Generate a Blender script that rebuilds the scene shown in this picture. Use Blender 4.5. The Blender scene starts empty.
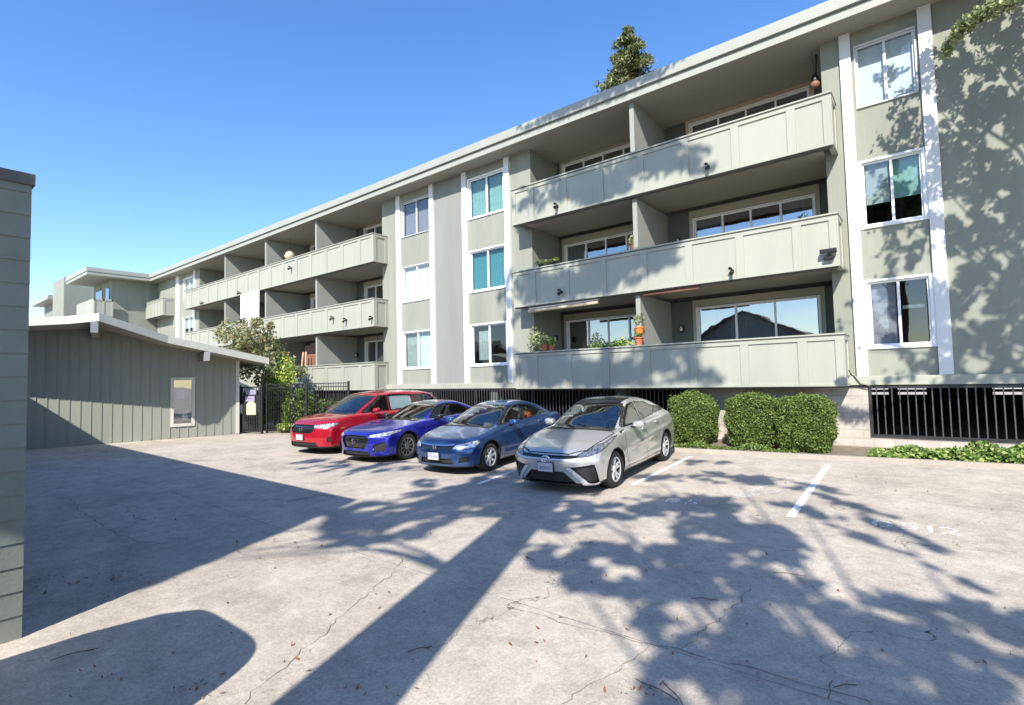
import bpy, bmesh, math, random
import numpy as np
from mathutils import Vector, Matrix
R = math.radians
random.seed(7); rng = np.random.default_rng(7)
scn = bpy.context.scene
COL = scn.collection

# ------------------------------------------------------------------ camera
W_, H_ = 1024, 705
F_ = 527.97; YAW, PITCH, ROLL = R(38.637), R(2.857), R(-1.327)
def cam_axes():
    cy, sy = math.cos(YAW), math.sin(YAW)
    fwd = np.array([-sy*math.cos(PITCH), cy*math.cos(PITCH), math.sin(PITCH)])
    r = np.array([cy, sy, 0]); u = np.cross(r, fwd)
    r2 = math.cos(ROLL)*r + math.sin(ROLL)*u; u2 = -math.sin(ROLL)*r + math.cos(ROLL)*u
    return r2, u2, fwd
AR, AU, AF = cam_axes()
cam_d = bpy.data.cameras.new('camera'); cam = bpy.data.objects.new('camera', cam_d); COL.objects.link(cam)
cam_d.lens = F_/W_*36; cam_d.clip_end = 3000; cam_d.clip_start = .05
cam.matrix_world = Matrix(((AR[0], AU[0], -AF[0], 0), (AR[1], AU[1], -AF[1], 0), (AR[2], AU[2], -AF[2], 0), (0, 0, 0, 1)))
scn.camera = cam
def ray(px, py): return AR*(px-512)/F_ - AU*(py-352.5)/F_ + AF
def at(px, py, ax, v):
    d = ray(px, py); return d*(v/d['XYZ'.index(ax)])
def sstep(a, b, x):
    t = np.clip((x-a)/(b-a), 0, 1); return t*t*(3-2*t)
def gz(x, y):
    k = sstep(-15, -7, x)
    up = .034*(np.clip(y, 8.2, 12.6)-8.8)
    dn = .012*(np.clip(y, -2, 8.2)-8.2)
    return -2.02 + k*(up+dn) - .0*k
def gnd(px, py):
    z = -2.02
    for _ in range(12):
        p = at(px, py, 'Z', z); z = float(gz(p[0], p[1]))
    return np.array([p[0], p[1], z])
SUN = np.array([.40, -1, .86]); SUNN = SUN/np.linalg.norm(SUN)

# ------------------------------------------------------------------ materials
def newmat(name):
    m = bpy.data.materials.new(name); m.use_nodes = True
    return m, m.node_tree.nodes, m.node_tree.links, m.node_tree.nodes['Principled BSDF']
def mat(name, col, rough=.7, var=.08, scale=3., bump=0., bscale=60., metal=0., spec=.5, coat=0., streak=False, col2=None, fine=0.):
    m, n, l, b = newmat(name)
    b.inputs['Roughness'].default_value = rough; b.inputs['Metallic'].default_value = metal
    b.inputs['Specular IOR Level'].default_value = spec
    b.inputs['Coat Weight'].default_value = coat; b.inputs['Coat Roughness'].default_value = .03
    tc = n.new('ShaderNodeTexCoord'); mp = n.new('ShaderNodeMapping'); l.new(tc.outputs['Object'], mp.inputs[0])
    if streak: mp.inputs['Scale'].default_value = (1, 1, .12)
    nz = n.new('ShaderNodeTexNoise'); nz.inputs['Scale'].default_value = scale; nz.inputs['Detail'].default_value = 7
    nz.inputs['Roughness'].default_value = .65
    l.new(mp.outputs[0], nz.inputs['Vector'])
    rp = n.new('ShaderNodeValToRGB'); rp.color_ramp.elements[0].position = .3; rp.color_ramp.elements[1].position = .7
    c2 = col2 if col2 else tuple(min(1, c*(1+var)) for c in col)
    c1 = tuple(c*(1-var) for c in col)
    rp.color_ramp.elements[0].color = (*c1, 1); rp.color_ramp.elements[1].color = (*c2, 1)
    l.new(nz.outputs[0], rp.inputs[0]); l.new(rp.outputs[0], b.inputs['Base Color'])
    if bump:
        n2 = n.new('ShaderNodeTexNoise'); n2.inputs['Scale'].default_value = bscale; n2.inputs['Detail'].default_value = 4
        l.new(tc.outputs['Object'], n2.inputs['Vector'])
        bp = n.new('ShaderNodeBump'); bp.inputs['Strength'].default_value = bump; bp.inputs['Distance'].default_value = .01
        l.new(n2.outputs[0], bp.inputs['Height']); l.new(bp.outputs[0], b.inputs['Normal'])
    return m
M = {}
M['stucco'] = mat('sage_stucco', (.25, .265, .222), .85, .14, 1.3, .5, 90, streak=True)
M['fin'] = mat('partition_paint', (.29, .30, .275), .85, .06, 1.3, .5, 90, streak=True)
M['stucco_dk'] = mat('grey_stucco_panel', (.225, .235, .215), .85, .09, 1.3, .5, 90, streak=True)
M['parapet'] = mat('pale_sage_paint', (.33, .34, .285), .6, .09, 1.5, .12, 60, streak=True)
M['white'] = mat('white_trim_paint', (.68, .69, .69), .5, .04, 2, .05, 40, streak=True)
M['fascia'] = mat('cream_fascia_paint', (.32, .33, .29), .55, .05, 1.2, .08, 40)
M['soffit'] = mat('soffit_paint', (.30, .295, .25), .8, .06, .9, .2, 80)
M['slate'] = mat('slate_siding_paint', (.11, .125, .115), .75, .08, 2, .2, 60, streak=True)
M['infill'] = mat('beige_infill_panel', (.42, .40, .31), .75, .05, 1.5, .1, 60)
M['tan'] = mat('tan_infill_panel', (.62, .46, .30), .75, .05, 1.5, .1, 60)
M['alu'] = mat('aluminium_frame', (.62, .63, .63), .4, .04, 5, metal=.2)
M['vinyl'] = mat('white_vinyl_frame', (.82, .83, .84), .35, .02, 5)
M['flash'] = mat('dark_metal_flashing', (.09, .085, .075), .5, .15, 5)
M['black'] = mat('black_painted_steel', (.022, .023, .026), .45, .2, 8)
M['bar'] = mat('grey_painted_steel', (.06, .062, .066), .45, .2, 8)
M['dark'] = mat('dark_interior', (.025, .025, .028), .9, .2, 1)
M['room'] = mat('room_plaster', (.16, .15, .14), .9, .2, 1)
M['shed'] = mat('shed_siding_paint', (.255, .27, .23), .75, .09, 1.2, .35, 50, streak=True)
M['shedtrim'] = mat('shed_trim_paint', (.50, .50, .44), .65, .07, 2, .2, 40)
M['shingle'] = mat('roof_gravel', (.42, .40, .36), .9, .2, 14, .6, 80)
M['lap'] = mat('lap_siding_paint', (.175, .195, .17), .6, .12, 2, .3, 30)
M['terracotta'] = mat('terracotta_clay', (.40, .13, .06), .8, .15, 8)
M['orange'] = mat('orange_plastic', (.85, .20, .03), .5, .06, 8)
M['bamboo'] = mat('bamboo_slats', (.50, .42, .31), .7, .2, 20)
M['brownwood'] = mat('brown_timber', (.22, .10, .06), .7, .25, 6)
M['cloth_w'] = mat('white_cloth', (.82, .82, .84), .9, .03, 3)
M['bark'] = mat('grey_brown_bark', (.12, .09, .07), .95, .4, 9, 1.2, 25)
M['soil'] = mat('dry_soil', (.19, .155, .115), .95, .35, 8, .8, 40)
M['sconce'] = mat('lamp_bronze', (.03, .03, .03), .4, .1, 9, metal=.6)
M['lampglass'] = mat('frosted_lamp_glass', (.7, .7, .66), .3, .03, 9)
M['cur_teal'] = mat('teal_curtain', (.07, .25, .28), .9, .2, 9)
M['cur_mint'] = mat('mint_curtain', (.27, .44, .41), .9, .15, 9)
M['cur_white'] = mat('white_curtain', (.66, .70, .68), .9, .1, 9)
M['cur_grey'] = mat('grey_sheer_curtain', (.36, .39, .38), .9, .15, 9)
M['cur_mauve'] = mat('mauve_grey_blind', (.30, .27, .32), .9, .15, 9)
M['paper'] = mat('white_blind', (.78, .76, .80), .8, .03, 4)
M['tinted_blind'] = mat('lilac_blind', (.34, .33, .46), .8, .05, 4)

def foliage(name, cols, rough=.55, trans=.25):
    m, n, l, b = newmat(name)
    g = n.new('ShaderNodeNewGeometry'); rp = n.new('ShaderNodeValToRGB')
    rp.color_ramp.interpolation = 'LINEAR'
    e = rp.color_ramp.elements
    e[0].position = 0; e[0].color = (*cols[0], 1); e[1].position = 1; e[1].color = (*cols[-1], 1)
    for i, c in enumerate(cols[1:-1]):
        q = e.new((i+1)/(len(cols)-1)); q.color = (*c, 1)
    l.new(g.outputs['Random Per Island'], rp.inputs[0]); l.new(rp.outputs[0], b.inputs['Base Color'])
    b.inputs['Roughness'].default_value = rough
    t = n.new('ShaderNodeBsdfTranslucent'); l.new(rp.outputs[0], t.inputs['Color'])
    mx = n.new('ShaderNodeMixShader'); mx.inputs[0].default_value = trans
    l.new(b.outputs[0], mx.inputs[1]); l.new(t.outputs[0], mx.inputs[2])
    l.new(mx.outputs[0], n['Material Output'].inputs[0])
    return m
M['hedge'] = foliage('hedge_leaves', [(.045, .09, .018), (.09, .15, .025), (.14, .21, .04), (.22, .28, .07)])
M['oak'] = foliage('tree_leaves', [(.05, .09, .02), (.09, .14, .035), (.15, .19, .06)])
M['olive'] = foliage('pale_green_leaves', [(.16, .20, .09), (.28, .33, .14), (.42, .47, .24)])
M['myrtle'] = foliage('autumn_green_leaves', [(.10, .14, .05), (.19, .23, .09), (.30, .31, .14), (.38, .28, .15)])
M['conifer'] = foliage('conifer_needles', [(.05, .09, .025), (.10, .14, .04), (.17, .15, .06), (.20, .22, .08)], trans=.15)
M['ivy'] = foliage('ivy_leaves', [(.05, .12, .02), (.12, .22, .04), (.25, .36, .09), (.42, .48, .18)])
M['lime'] = foliage('lime_leaves', [(.15, .28, .04), (.30, .42, .07), (.50, .52, .12)])
M['bluish'] = foliage('blue_grey_leaves', [(.05, .075, .07), (.09, .12, .12), (.15, .19, .19)])
M['dry'] = foliage('dry_leaf', [(.16, .05, .025), (.28, .10, .05), (.20, .12, .06)], .9, 0)
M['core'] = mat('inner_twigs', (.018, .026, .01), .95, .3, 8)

def glass(name, tint=(.5, .55, .58), refl=.9, transp=.55, base=.09):
    m, n, l, b = newmat(name)
    n.remove(b)
    tr = n.new('ShaderNodeBsdfTransparent'); tr.inputs[0].default_value = (*[c*transp for c in tint], 1)
    gl = n.new('ShaderNodeBsdfGlossy'); gl.inputs['Roughness'].default_value = .015; gl.inputs[0].default_value = (refl, refl, refl, 1)
    # slight waviness of real panes
    tc = n.new('ShaderNodeTexCoord'); nz = n.new('ShaderNodeTexNoise'); nz.inputs['Scale'].default_value = 1.1
    bp = n.new('ShaderNodeBump'); bp.inputs['Strength'].default_value = .15; bp.inputs['Distance'].default_value = .02
    l.new(tc.outputs['Object'], nz.inputs['Vector']); l.new(nz.outputs[0], bp.inputs['Height']); l.new(bp.outputs[0], gl.inputs['Normal'])
    lw = n.new('ShaderNodeLayerWeight'); lw.inputs[0].default_value = .5
    pw = n.new('ShaderNodeMath'); pw.operation = 'POWER'; pw.inputs[1].default_value = 4.; l.new(lw.outputs['Facing'], pw.inputs[0])
    ma = n.new('ShaderNodeMath'); ma.operation = 'MULTIPLY_ADD'; ma.inputs[1].default_value = .95-base; ma.inputs[2].default_value = base; l.new(pw.outputs[0], ma.inputs[0])
    mx = n.new('ShaderNodeMixShader'); l.new(ma.outputs[0], mx.inputs[0]); l.new(tr.outputs[0], mx.inputs[1]); l.new(gl.outputs[0], mx.inputs[2])
    l.new(mx.outputs[0], n['Material Output'].inputs[0])
    return m
M['glass'] = glass('window_glass', (.85, .95, .95), .95, .85)
M['glass_dk'] = glass('dark_window_glass', (.6, .7, .75), 1.0, .6, .34)
M['carglass'] = glass('car_glass', (.75, .85, .85), 1.0, .85, .22)
M['carglass_dk'] = glass('privacy_car_glass', (.3, .34, .36), 1.0, .5, .14)

def block_mat(name, col, bw, bh, mortar, offset=0.5, msize=.012):
    m, n, l, b = newmat(name); b.inputs['Roughness'].default_value = .9
    tc = n.new('ShaderNodeTexCoord'); mp = n.new('ShaderNodeMapping'); mp.inputs['Rotation'].default_value = (R(90), 0, 0)
    l.new(tc.outputs['Object'], mp.inputs[0])
    sx = n.new('ShaderNodeSeparateXYZ'); cx = n.new('ShaderNodeCombineXYZ')
    l.new(tc.outputs['Object'], sx.inputs[0]); l.new(sx.outputs[0], cx.inputs[0]); l.new(sx.outputs[2], cx.inputs[1])
    br = n.new('ShaderNodeTexBrick'); l.new(cx.outputs[0], br.inputs['Vector'])
    br.inputs['Scale'].default_value = 1; br.inputs['Brick Width'].default_value = bw; br.inputs['Row Height'].default_value = bh
    br.inputs['Mortar Size'].default_value = msize; br.offset = offset
    br.inputs['Color1'].default_value = (*col, 1); br.inputs['Color2'].default_value = (*[c*.93 for c in col], 1)
    br.inputs['Mortar'].default_value = (*mortar, 1)
    nz = n.new('ShaderNodeTexNoise'); nz.inputs['Scale'].default_value = 2.5; nz.inputs['Detail'].default_value = 8
    l.new(tc.outputs['Object'], nz.inputs['Vector'])
    mr = n.new('ShaderNodeMapRange'); mr.inputs[1].default_value = .3; mr.inputs[2].default_value = .7; mr.inputs[3].default_value = .78; mr.inputs[4].default_value = 1.08
    l.new(nz.outputs[0], mr.inputs[0])
    mu = n.new('ShaderNodeMix'); mu.data_type = 'RGBA'; mu.blend_type = 'MULTIPLY'; mu.inputs[0].default_value = 1
    l.new(br.outputs[0], mu.inputs[6]); l.new(mr.outputs[0], mu.inputs[7]); l.new(mu.outputs[2], b.inputs['Base Color'])
    bp = n.new('ShaderNodeBump'); bp.inputs['Strength'].default_value = .6; bp.inputs['Distance'].default_value = .01; bp.invert = True
    l.new(br.outputs[1], bp.inputs['Height']); l.new(bp.outputs[0], b.inputs['Normal'])
    return m
M['block'] = block_mat('painted_concrete_block', (.48, .44, .395), .4, .2, (.40, .365, .325))

def concrete():
    m, n, l, b = newmat('weathered_concrete_paving'); b.inputs['Roughness'].default_value = .9
    b.inputs['Specular IOR Level'].default_value = .3
    tc = n.new('ShaderNodeTexCoord')
    def noise(sc, det=6, rough=.6, dist=0, vec=None):
        z = n.new('ShaderNodeTexNoise'); z.inputs['Scale'].default_value = sc; z.inputs['Detail'].default_value = det
        z.inputs['Roughness'].default_value = rough; z.inputs['Distortion'].default_value = dist
        l.new(vec or tc.outputs['Object'], z.inputs['Vector']); return z.outputs[0]
    def mrange(a, x0, x1, y0, y1):
        z = n.new('ShaderNodeMapRange'); z.inputs[1].default_value = x0; z.inputs[2].default_value = x1
        z.inputs[3].default_value = y0; z.inputs[4].default_value = y1; l.new(a, z.inputs[0]); return z.outputs[0]
    def mul(a, bb, bt='MULTIPLY', f=1.):
        z = n.new('ShaderNodeMix'); z.data_type = 'RGBA'; z.blend_type = bt; z.inputs[0].default_value = f
        l.new(a, z.inputs[6]); l.new(bb, z.inputs[7]); return z.outputs[2]
    def math2(op, a, v):
        z = n.new('ShaderNodeMath'); z.operation = op; l.new(a, z.inputs[0])
        if isinstance(v, (int, float)): z.inputs[1].default_value = v
        else: l.new(v, z.inputs[1])
        return z.outputs[0]
    rp = n.new('ShaderNodeValToRGB'); e = rp.color_ramp.elements
    e[0].position = .28; e[0].color = (.42, .375, .315, 1); e[1].position = .72; e[1].color = (.53, .476, .405, 1)
    l.new(noise(.5, 9, .6, .1), rp.inputs[0])
    c = rp.outputs[0]
    # blotchy stains
    c = mul(c, mrange(noise(1.7, 9, .72, .2), .36, .62, .80, 1.06))
    # aggregate speckle
    c = mul(c, mrange(noise(38, 4, .75), .3, .7, .74, 1.20))
    c = mul(c, mrange(noise(170, 2, .6), .35, .65, .86, 1.12))
    c = mul(c, mrange(noise(9, 6, .75), .3, .7, .84, 1.12))
    # cracks : voronoi cell edges, warped, kept only in places
    wv = n.new('ShaderNodeTexNoise'); wv.inputs['Scale'].default_value = 1.1; wv.inputs['Detail'].default_value = 6
    l.new(tc.outputs['Object'], wv.inputs['Vector'])
    va = n.new('ShaderNodeVectorMath'); va.operation = 'MULTIPLY_ADD'; va.inputs[1].default_value = (2.2, 2.2, 0)
    l.new(wv.outputs[1], va.inputs[0]); l.new(tc.outputs['Object'], va.inputs[2])
    vo = n.new('ShaderNodeTexVoronoi'); vo.feature = 'DISTANCE_TO_EDGE'; vo.inputs['Scale'].default_value = .30
    l.new(va.outputs[0], vo.inputs['Vector'])
    cr = mrange(vo.outputs[0], .0008, .0030, .8, 0)
    keep = mrange(noise(.42, 3, .5), .52, .60, 0, 1)
    ck = math2('MULTIPLY', cr, keep)
    # construction joints every few metres
    sx = n.new('ShaderNodeSeparateXYZ'); l.new(tc.outputs['Object'], sx.inputs[0])
    def joint(o, per, off, w=.012):
        a = math2('ADD', sx.outputs[o], off); a = math2('DIVIDE', a, per); a = math2('FRACT', a, 0)
        a = math2('SUBTRACT', a, .5); a = math2('ABSOLUTE', a, 0); a = math2('MULTIPLY', a, per)
        return mrange(a, w*.3, w, .75, 0)
    jn = joint(1, 6.1, 2.2+3, .008)
    jn = math2('MULTIPLY', jn, mrange(noise(2.2, 4), .35, .6, .25, 1))
    dk = math2('MAXIMUM', ck, jn)
    dc = n.new('ShaderNodeMix'); dc.data_type = 'RGBA'; l.new(dk, dc.inputs[0]); l.new(c, dc.inputs[6]); dc.inputs[7].default_value = (.075, .065, .055, 1)
    # oil / tyre grime patches
    gr = mrange(noise(1.3, 7, .65, .2), .57, .72, 0, .55)
    dd = n.new('ShaderNodeMix'); dd.data_type = 'RGBA'; l.new(gr, dd.inputs[0]); l.new(dc.outputs[2], dd.inputs[6]); dd.inputs[7].default_value = (.22, .20, .18, 1)
    l.new(dd.outputs[2], b.inputs['Base Color'])
    hs = math2('ADD', noise(90, 4, .7), math2('MULTIPLY', dk, -3.)); hs = math2('ADD', hs, noise(14, 4, .6))
    bp = n.new('ShaderNodeBump'); bp.inputs['Strength'].default_value = .35; bp.inputs['Distance'].default_value = .008
    l.new(hs, bp.inputs['Height']); l.new(bp.outputs[0], b.inputs['Normal'])
    return m
M['concrete'] = concrete()
def worn_paint(name, col, keep=.5):
    m, n, l, b = newmat(name); b.inputs['Roughness'].default_value = .8; b.inputs['Base Color'].default_value = (*col, 1)
    tc = n.new('ShaderNodeTexCoord'); z = n.new('ShaderNodeTexNoise'); z.inputs['Scale'].default_value = 22; z.inputs['Detail'].default_value = 8
    l.new(tc.outputs['Object'], z.inputs['Vector'])
    r = n.new('ShaderNodeMapRange'); r.inputs[1].default_value = keep-.06; r.inputs[2].default_value = keep+.06; l.new(z.outputs[0], r.inputs[0])
    t = n.new('ShaderNodeBsdfTransparent'); mx = n.new('ShaderNodeMixShader')
    l.new(r.outputs[0], mx.inputs[0]); l.new(t.outputs[0], mx.inputs[1]); l.new(b.outputs[0], mx.inputs[2])
    l.new(mx.outputs[0], n['Material Output'].inputs[0]); return m
M['paint'] = worn_paint('worn_white_paint', (.80, .80, .79), .38)
M['paint_num'] = worn_paint('worn_number_paint', (.72, .72, .72), .44)
M['paint_faint'] = worn_paint('faded_white_paint', (.66, .66, .66), .52)
M['curb'] = mat('kerb_concrete', (.31, .275, .23), .9, .16, 3, .5, 50)

# ------------------------------------------------------------------ mesh helpers
class MB:
    def __init__(s): s.v = []; s.f = []; s.mi = []; s.m = 0
    def quad(s, a, b, c, d):
        i = len(s.v); s.v += [tuple(a), tuple(b), tuple(c), tuple(d)]; s.f.append((i, i+1, i+2, i+3)); s.mi.append(s.m); return s
    def poly(s, pts):
        i = len(s.v); s.v += [tuple(p) for p in pts]; s.f.append(tuple(range(i, i+len(pts)))); s.mi.append(s.m); return s
    def box(s, x0, x1, y0, y1, z0, z1, T=None):
        c = [(x0, y0, z0), (x1, y0, z0), (x1, y1, z0), (x0, y1, z0), (x0, y0, z1), (x1, y0, z1), (x1, y1, z1), (x0, y1, z1)]
        if T: c = [T(p) for p in c]
        i = len(s.v); s.v += [tuple(p) for p in c]
        for q in ((0, 3, 2, 1), (4, 5, 6, 7), (0, 1, 5, 4), (1, 2, 6, 5), (2, 3, 7, 6), (3, 0, 4, 7)): s.f.append(tuple(i+k for k in q)); s.mi.append(s.m)
        return s
    def prism(s, prof, a0, a1, T):
        """prof: 2D outline; T(u,v,w) maps outline coords + extrusion coord to 3D"""
        n = len(prof); i = len(s.v)
        s.v += [tuple(T(u, v, a0)) for u, v in prof] + [tuple(T(u, v, a1)) for u, v in prof]
        s.f.append(tuple(range(i, i+n))); s.mi.append(s.m); s.f.append(tuple(range(i+2*n-1, i+n-1, -1))); s.mi.append(s.m)
        for k in range(n):
            j = (k+1) % n; s.f.append((i+k, i+n+k, i+n+j, i+j)); s.mi.append(s.m)
        return s
    def tube(s, pts, rad, n=8, cap=True):
        pts = [Vector(p) for p in pts]
        if not hasattr(rad, '__len__'): rad = [rad]*len(pts)
        i0 = len(s.v); up = Vector((0, 0, 1))
        prev = None
        for k, p in enumerate(pts):
            d = (pts[min(k+1, len(pts)-1)]-pts[max(k-1, 0)])
            if d.length < 1e-9: d = Vector((0, 0, 1))
            d.normalize()
            a = prev if prev is not None else (Vector((1, 0, 0)) if abs(d.z) > .9 else up)
            a = (a-d*a.dot(d)); a.normalize(); prev = a; b = d.cross(a)
            for j in range(n):
                t = 2*math.pi*j/n; q = p+(a*math.cos(t)+b*math.sin(t))*rad[k]; s.v.append(tuple(q))
        for k in range(len(pts)-1):
            for j in range(n):
                j2 = (j+1) % n; s.f.append((i0+k*n+j, i0+k*n+j2, i0+(k+1)*n+j2, i0+(k+1)*n+j)); s.mi.append(s.m)
        if cap:
            s.f.append(tuple(i0+j for j in range(n-1, -1, -1))); s.mi.append(s.m)
            s.f.append(tuple(i0+(len(pts)-1)*n+j for j in range(n))); s.mi.append(s.m)
        return s
    def lathe(s, prof, c=(0, 0, 0), n=24, ax='z', cap=False):
        """prof: (r, h) pairs"""
        i0 = len(s.v)
        for r, h in prof:
            for j in range(n):
                t = 2*math.pi*j/n; a, b = r*math.cos(t), r*math.sin(t)
                p = (a, b, h) if ax == 'z' else ((a, h, b) if ax == 'y' else (h, a, b))
                s.v.append((p[0]+c[0], p[1]+c[1], p[2]+c[2]))
        for k in range(len(prof)-1):
            for j in range(n):
                j2 = (j+1) % n; s.f.append((i0+k*n+j, i0+k*n+j2, i0+(k+1)*n+j2, i0+(k+1)*n+j)); s.mi.append(s.m)
        if cap:
            s.f.append(tuple(i0+j for j in range(n))); s.mi.append(s.m)
            s.f.append(tuple(i0+(len(prof)-1)*n+j for j in range(n))); s.mi.append(s.m)
        return s
    def build(s, name, mats, parent=None, smooth=False, bevel=0, fixn=True, off=None):
        me = bpy.data.meshes.new(name)
        if off is not None: s.v = [(a-off[0], b-off[1], c-off[2]) for a, b, c in s.v]
        me.from_pydata(s.v, [], s.f)
        for m in (mats if isinstance(mats, (list, tuple)) else [mats]): me.materials.append(m)
        me.polygons.foreach_set('material_index', s.mi)
        if fixn:
            bm = bmesh.new(); bm.from_mesh(me); bmesh.ops.recalc_face_normals(bm, faces=bm.faces); bm.to_mesh(me); bm.free()
        if smooth: me.polygons.foreach_set('use_smooth', [True]*len(me.polygons))
        me.update()
        o = bpy.data.objects.new(name, me); COL.objects.link(o)
        if off is not None: o.location = off
        if parent is not None: o.parent = parent
        if bevel:
            b = o.modifiers.new('bevel', 'BEVEL'); b.width = bevel; b.segments = 2; b.limit_method = 'ANGLE'
        return o
def tag(o, label=None, cat=None, group=None, kind=None):
    if label: o['label'] = label
    if cat: o['category'] = cat
    if group: o['group'] = group
    if kind: o['kind'] = kind
    return o
def empty(name, loc=(0, 0, 0), rz=0, label=None, cat=None, group=None):
    o = bpy.data.objects.new(name, None); COL.objects.link(o); o.location = loc; o.rotation_euler = (0, 0, rz); o.empty_display_size = .3
    return tag(o, label, cat, group)
def mesh_np(name, V, Fq, mats, parent=None, smooth=False, mi=None):
    me = bpy.data.meshes.new(name); V = np.asarray(V, np.float32); Fq = np.asarray(Fq, np.int32); k = Fq.shape[1]
    me.vertices.add(len(V)); me.vertices.foreach_set('co', V.ravel())
    me.loops.add(Fq.size); me.loops.foreach_set('vertex_index', Fq.ravel())
    me.polygons.add(len(Fq)); me.polygons.foreach_set('loop_start', np.arange(0, Fq.size, k, dtype=np.int32))
    me.polygons.foreach_set('loop_total', np.full(len(Fq), k, np.int32))
    for m in (mats if isinstance(mats, (list, tuple)) else [mats]): me.materials.append(m)
    if mi is not None: me.polygons.foreach_set('material_index', np.asarray(mi, np.int32))
    if smooth: me.polygons.foreach_set('use_smooth', np.ones(len(Fq), bool))
    me.update(calc_edges=True); me.validate()
    o = bpy.data.objects.new(name, me); COL.objects.link(o)
    if parent is not None: o.parent = parent
    return o
def leaf_arrays(P, size, aspect=1.8, up=None, upw=0., jit=.35):
    """one folded leaf (2 quads as a diamond) per point"""
    n = len(P); d = rng.normal(size=(n, 3)); d /= np.linalg.norm(d, axis=1)[:, None]
    e = rng.normal(size=(n, 3))
    if up is not None: e = e*(1-upw)+np.asarray(up)*upw
    e = e-(e*d).sum(1)[:, None]*d; e /= np.linalg.norm(e, axis=1)[:, None]
    s = size*(1+jit*rng.uniform(-1, 1, n))[:, None]
    w = np.cross(d, e)
    a = P+d*s*aspect*.5; b = P+w*s*.5; c = P-d*s*aspect*.5; f = P-w*s*.5
    V = np.stack([a, b, c, f], 1).reshape(-1, 3); Fq = np.arange(4*n).reshape(n, 4)
    return V, Fq
def leaves(name, P, size, m, parent=None, **k):
    V, Fq = leaf_arrays(np.asarray(P), size, **k); return mesh_np(name, V, Fq, m, parent)
def blob_pts(c, r, n, shell=.5, flat=1):
    d = rng.normal(size=(n, 3)); d /= np.linalg.norm(d, axis=1)[:, None]
    q = shell+(1-shell)*rng.random(n)**.6
    return np.asarray(c)+d*q[:, None]*np.asarray(r)

# ------------------------------------------------------------------ sky, sun
wd = bpy.data.worlds.new('World'); scn.world = wd; wd.use_nodes = True
wn, wl = wd.node_tree.nodes, wd.node_tree.links
sk = wn.new('ShaderNodeTexSky'); sk.sky_type = 'NISHITA'; sk.sun_disc = False
EL = math.asin(SUNN[2]); AZ = math.atan2(SUN[0], SUN[1])   # clockwise from +Y
sk.sun_elevation = EL; sk.sun_rotation = AZ % (2*math.pi)
sk.air_density = 1.0; sk.dust_density = .3; sk.ozone_density = 2.2; sk.altitude = 0
hs_ = wn.new('ShaderNodeHueSaturation'); hs_.inputs['Hue'].default_value = .508; hs_.inputs['Saturation'].default_value = 1.24; hs_.inputs['Value'].default_value = 1.98; wl.new(sk.outputs[0], hs_.inputs['Color']); wl.new(hs_.outputs[0], wn['Background'].inputs[0]); wn['Background'].inputs[1].default_value = .088
sd = bpy.data.lights.new('sun', 'SUN'); sd.energy = 5.0; sd.angle = R(.53); sd.color = (1, .93, .83)
so = bpy.data.objects.new('sun', sd); COL.objects.link(so); so.rotation_euler = Vector(tuple(SUN)).to_track_quat('Z', 'Y').to_euler()
scn.view_settings.view_transform = 'Standard'; scn.view_settings.look = 'None'; scn.view_settings.exposure = .72; scn.view_settings.gamma = 1
try: scn.view_settings.use_curve_mapping = False
except: pass

# ------------------------------------------------------------------ ground
def build_ground():
    xs = np.concatenate([[-900, -300, -120, -60, -40], np.arange(-30, 14.01, .5), [20, 40, 120, 300, 900]])
    ys = np.concatenate([[-900, -300, -100, -40, -20, -10], np.arange(-5, 12.71, .3), [13.4, 14, 15, 16, 30, 60, 300, 900]])
    X, Y = np.meshgrid(xs, ys); Z = gz(X, Y)
    V = np.stack([X, Y, Z], -1).reshape(-1, 3); nx = len(xs)
    F = [(j*nx+i, j*nx+i+1, (j+1)*nx+i+1, (j+1)*nx+i) for j in range(len(ys)-1) for i in range(nx-1)]
    o = mesh_np('ground', V, F, M['concrete'], smooth=True); tag(o, kind='structure')
build_ground()
KA, KB = gnd(630, 449.5), gnd(1024, 470)   # kerb foot line
kd = (KB-KA)[:2]/np.linalg.norm((KB-KA)[:2])
def kerb_y(x): return KA[1]+(x-KA[0])*kd[1]/kd[0]
def build_kerb():
    m = MB(); xs = np.arange(-19, 14, .5); ztop = -1.80
    for a, b in zip(xs[:-1], xs[1:]):
        ya, yb = kerb_y(a), kerb_y(b); w = .16
        za, zb = float(gz(a, ya))-.05, float(gz(b, yb))-.05
        m.quad((a, ya, za), (b, yb, zb), (b, yb+.02, ztop-.015), (a, ya+.02, ztop-.015))
        m.quad((a, ya+.02, ztop-.015), (b, yb+.02, ztop-.015), (b, yb+.035, ztop), (a, ya+.035, ztop))
        m.quad((a, ya+.035, ztop), (b, yb+.035, ztop), (b, yb+w, ztop), (a, ya+w, ztop))
        m.quad((a, ya+w, ztop), (b, yb+w, ztop), (b, yb+w, ztop-.2), (a, ya+w, ztop-.2))
    tag(m.build('kerb', M['curb']), kind='structure')
    m = MB()
    for a, b in zip(xs[:-1], xs[1:]):
        m.quad((a, kerb_y(a)+.15, -1.83), (b, kerb_y(b)+.15, -1.83), (b, 15.1, -1.80), (a, 15.1, -1.80))
    tag(m.build('planting_bed_soil', M['soil']), kind='structure')
build_kerb()

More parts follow.
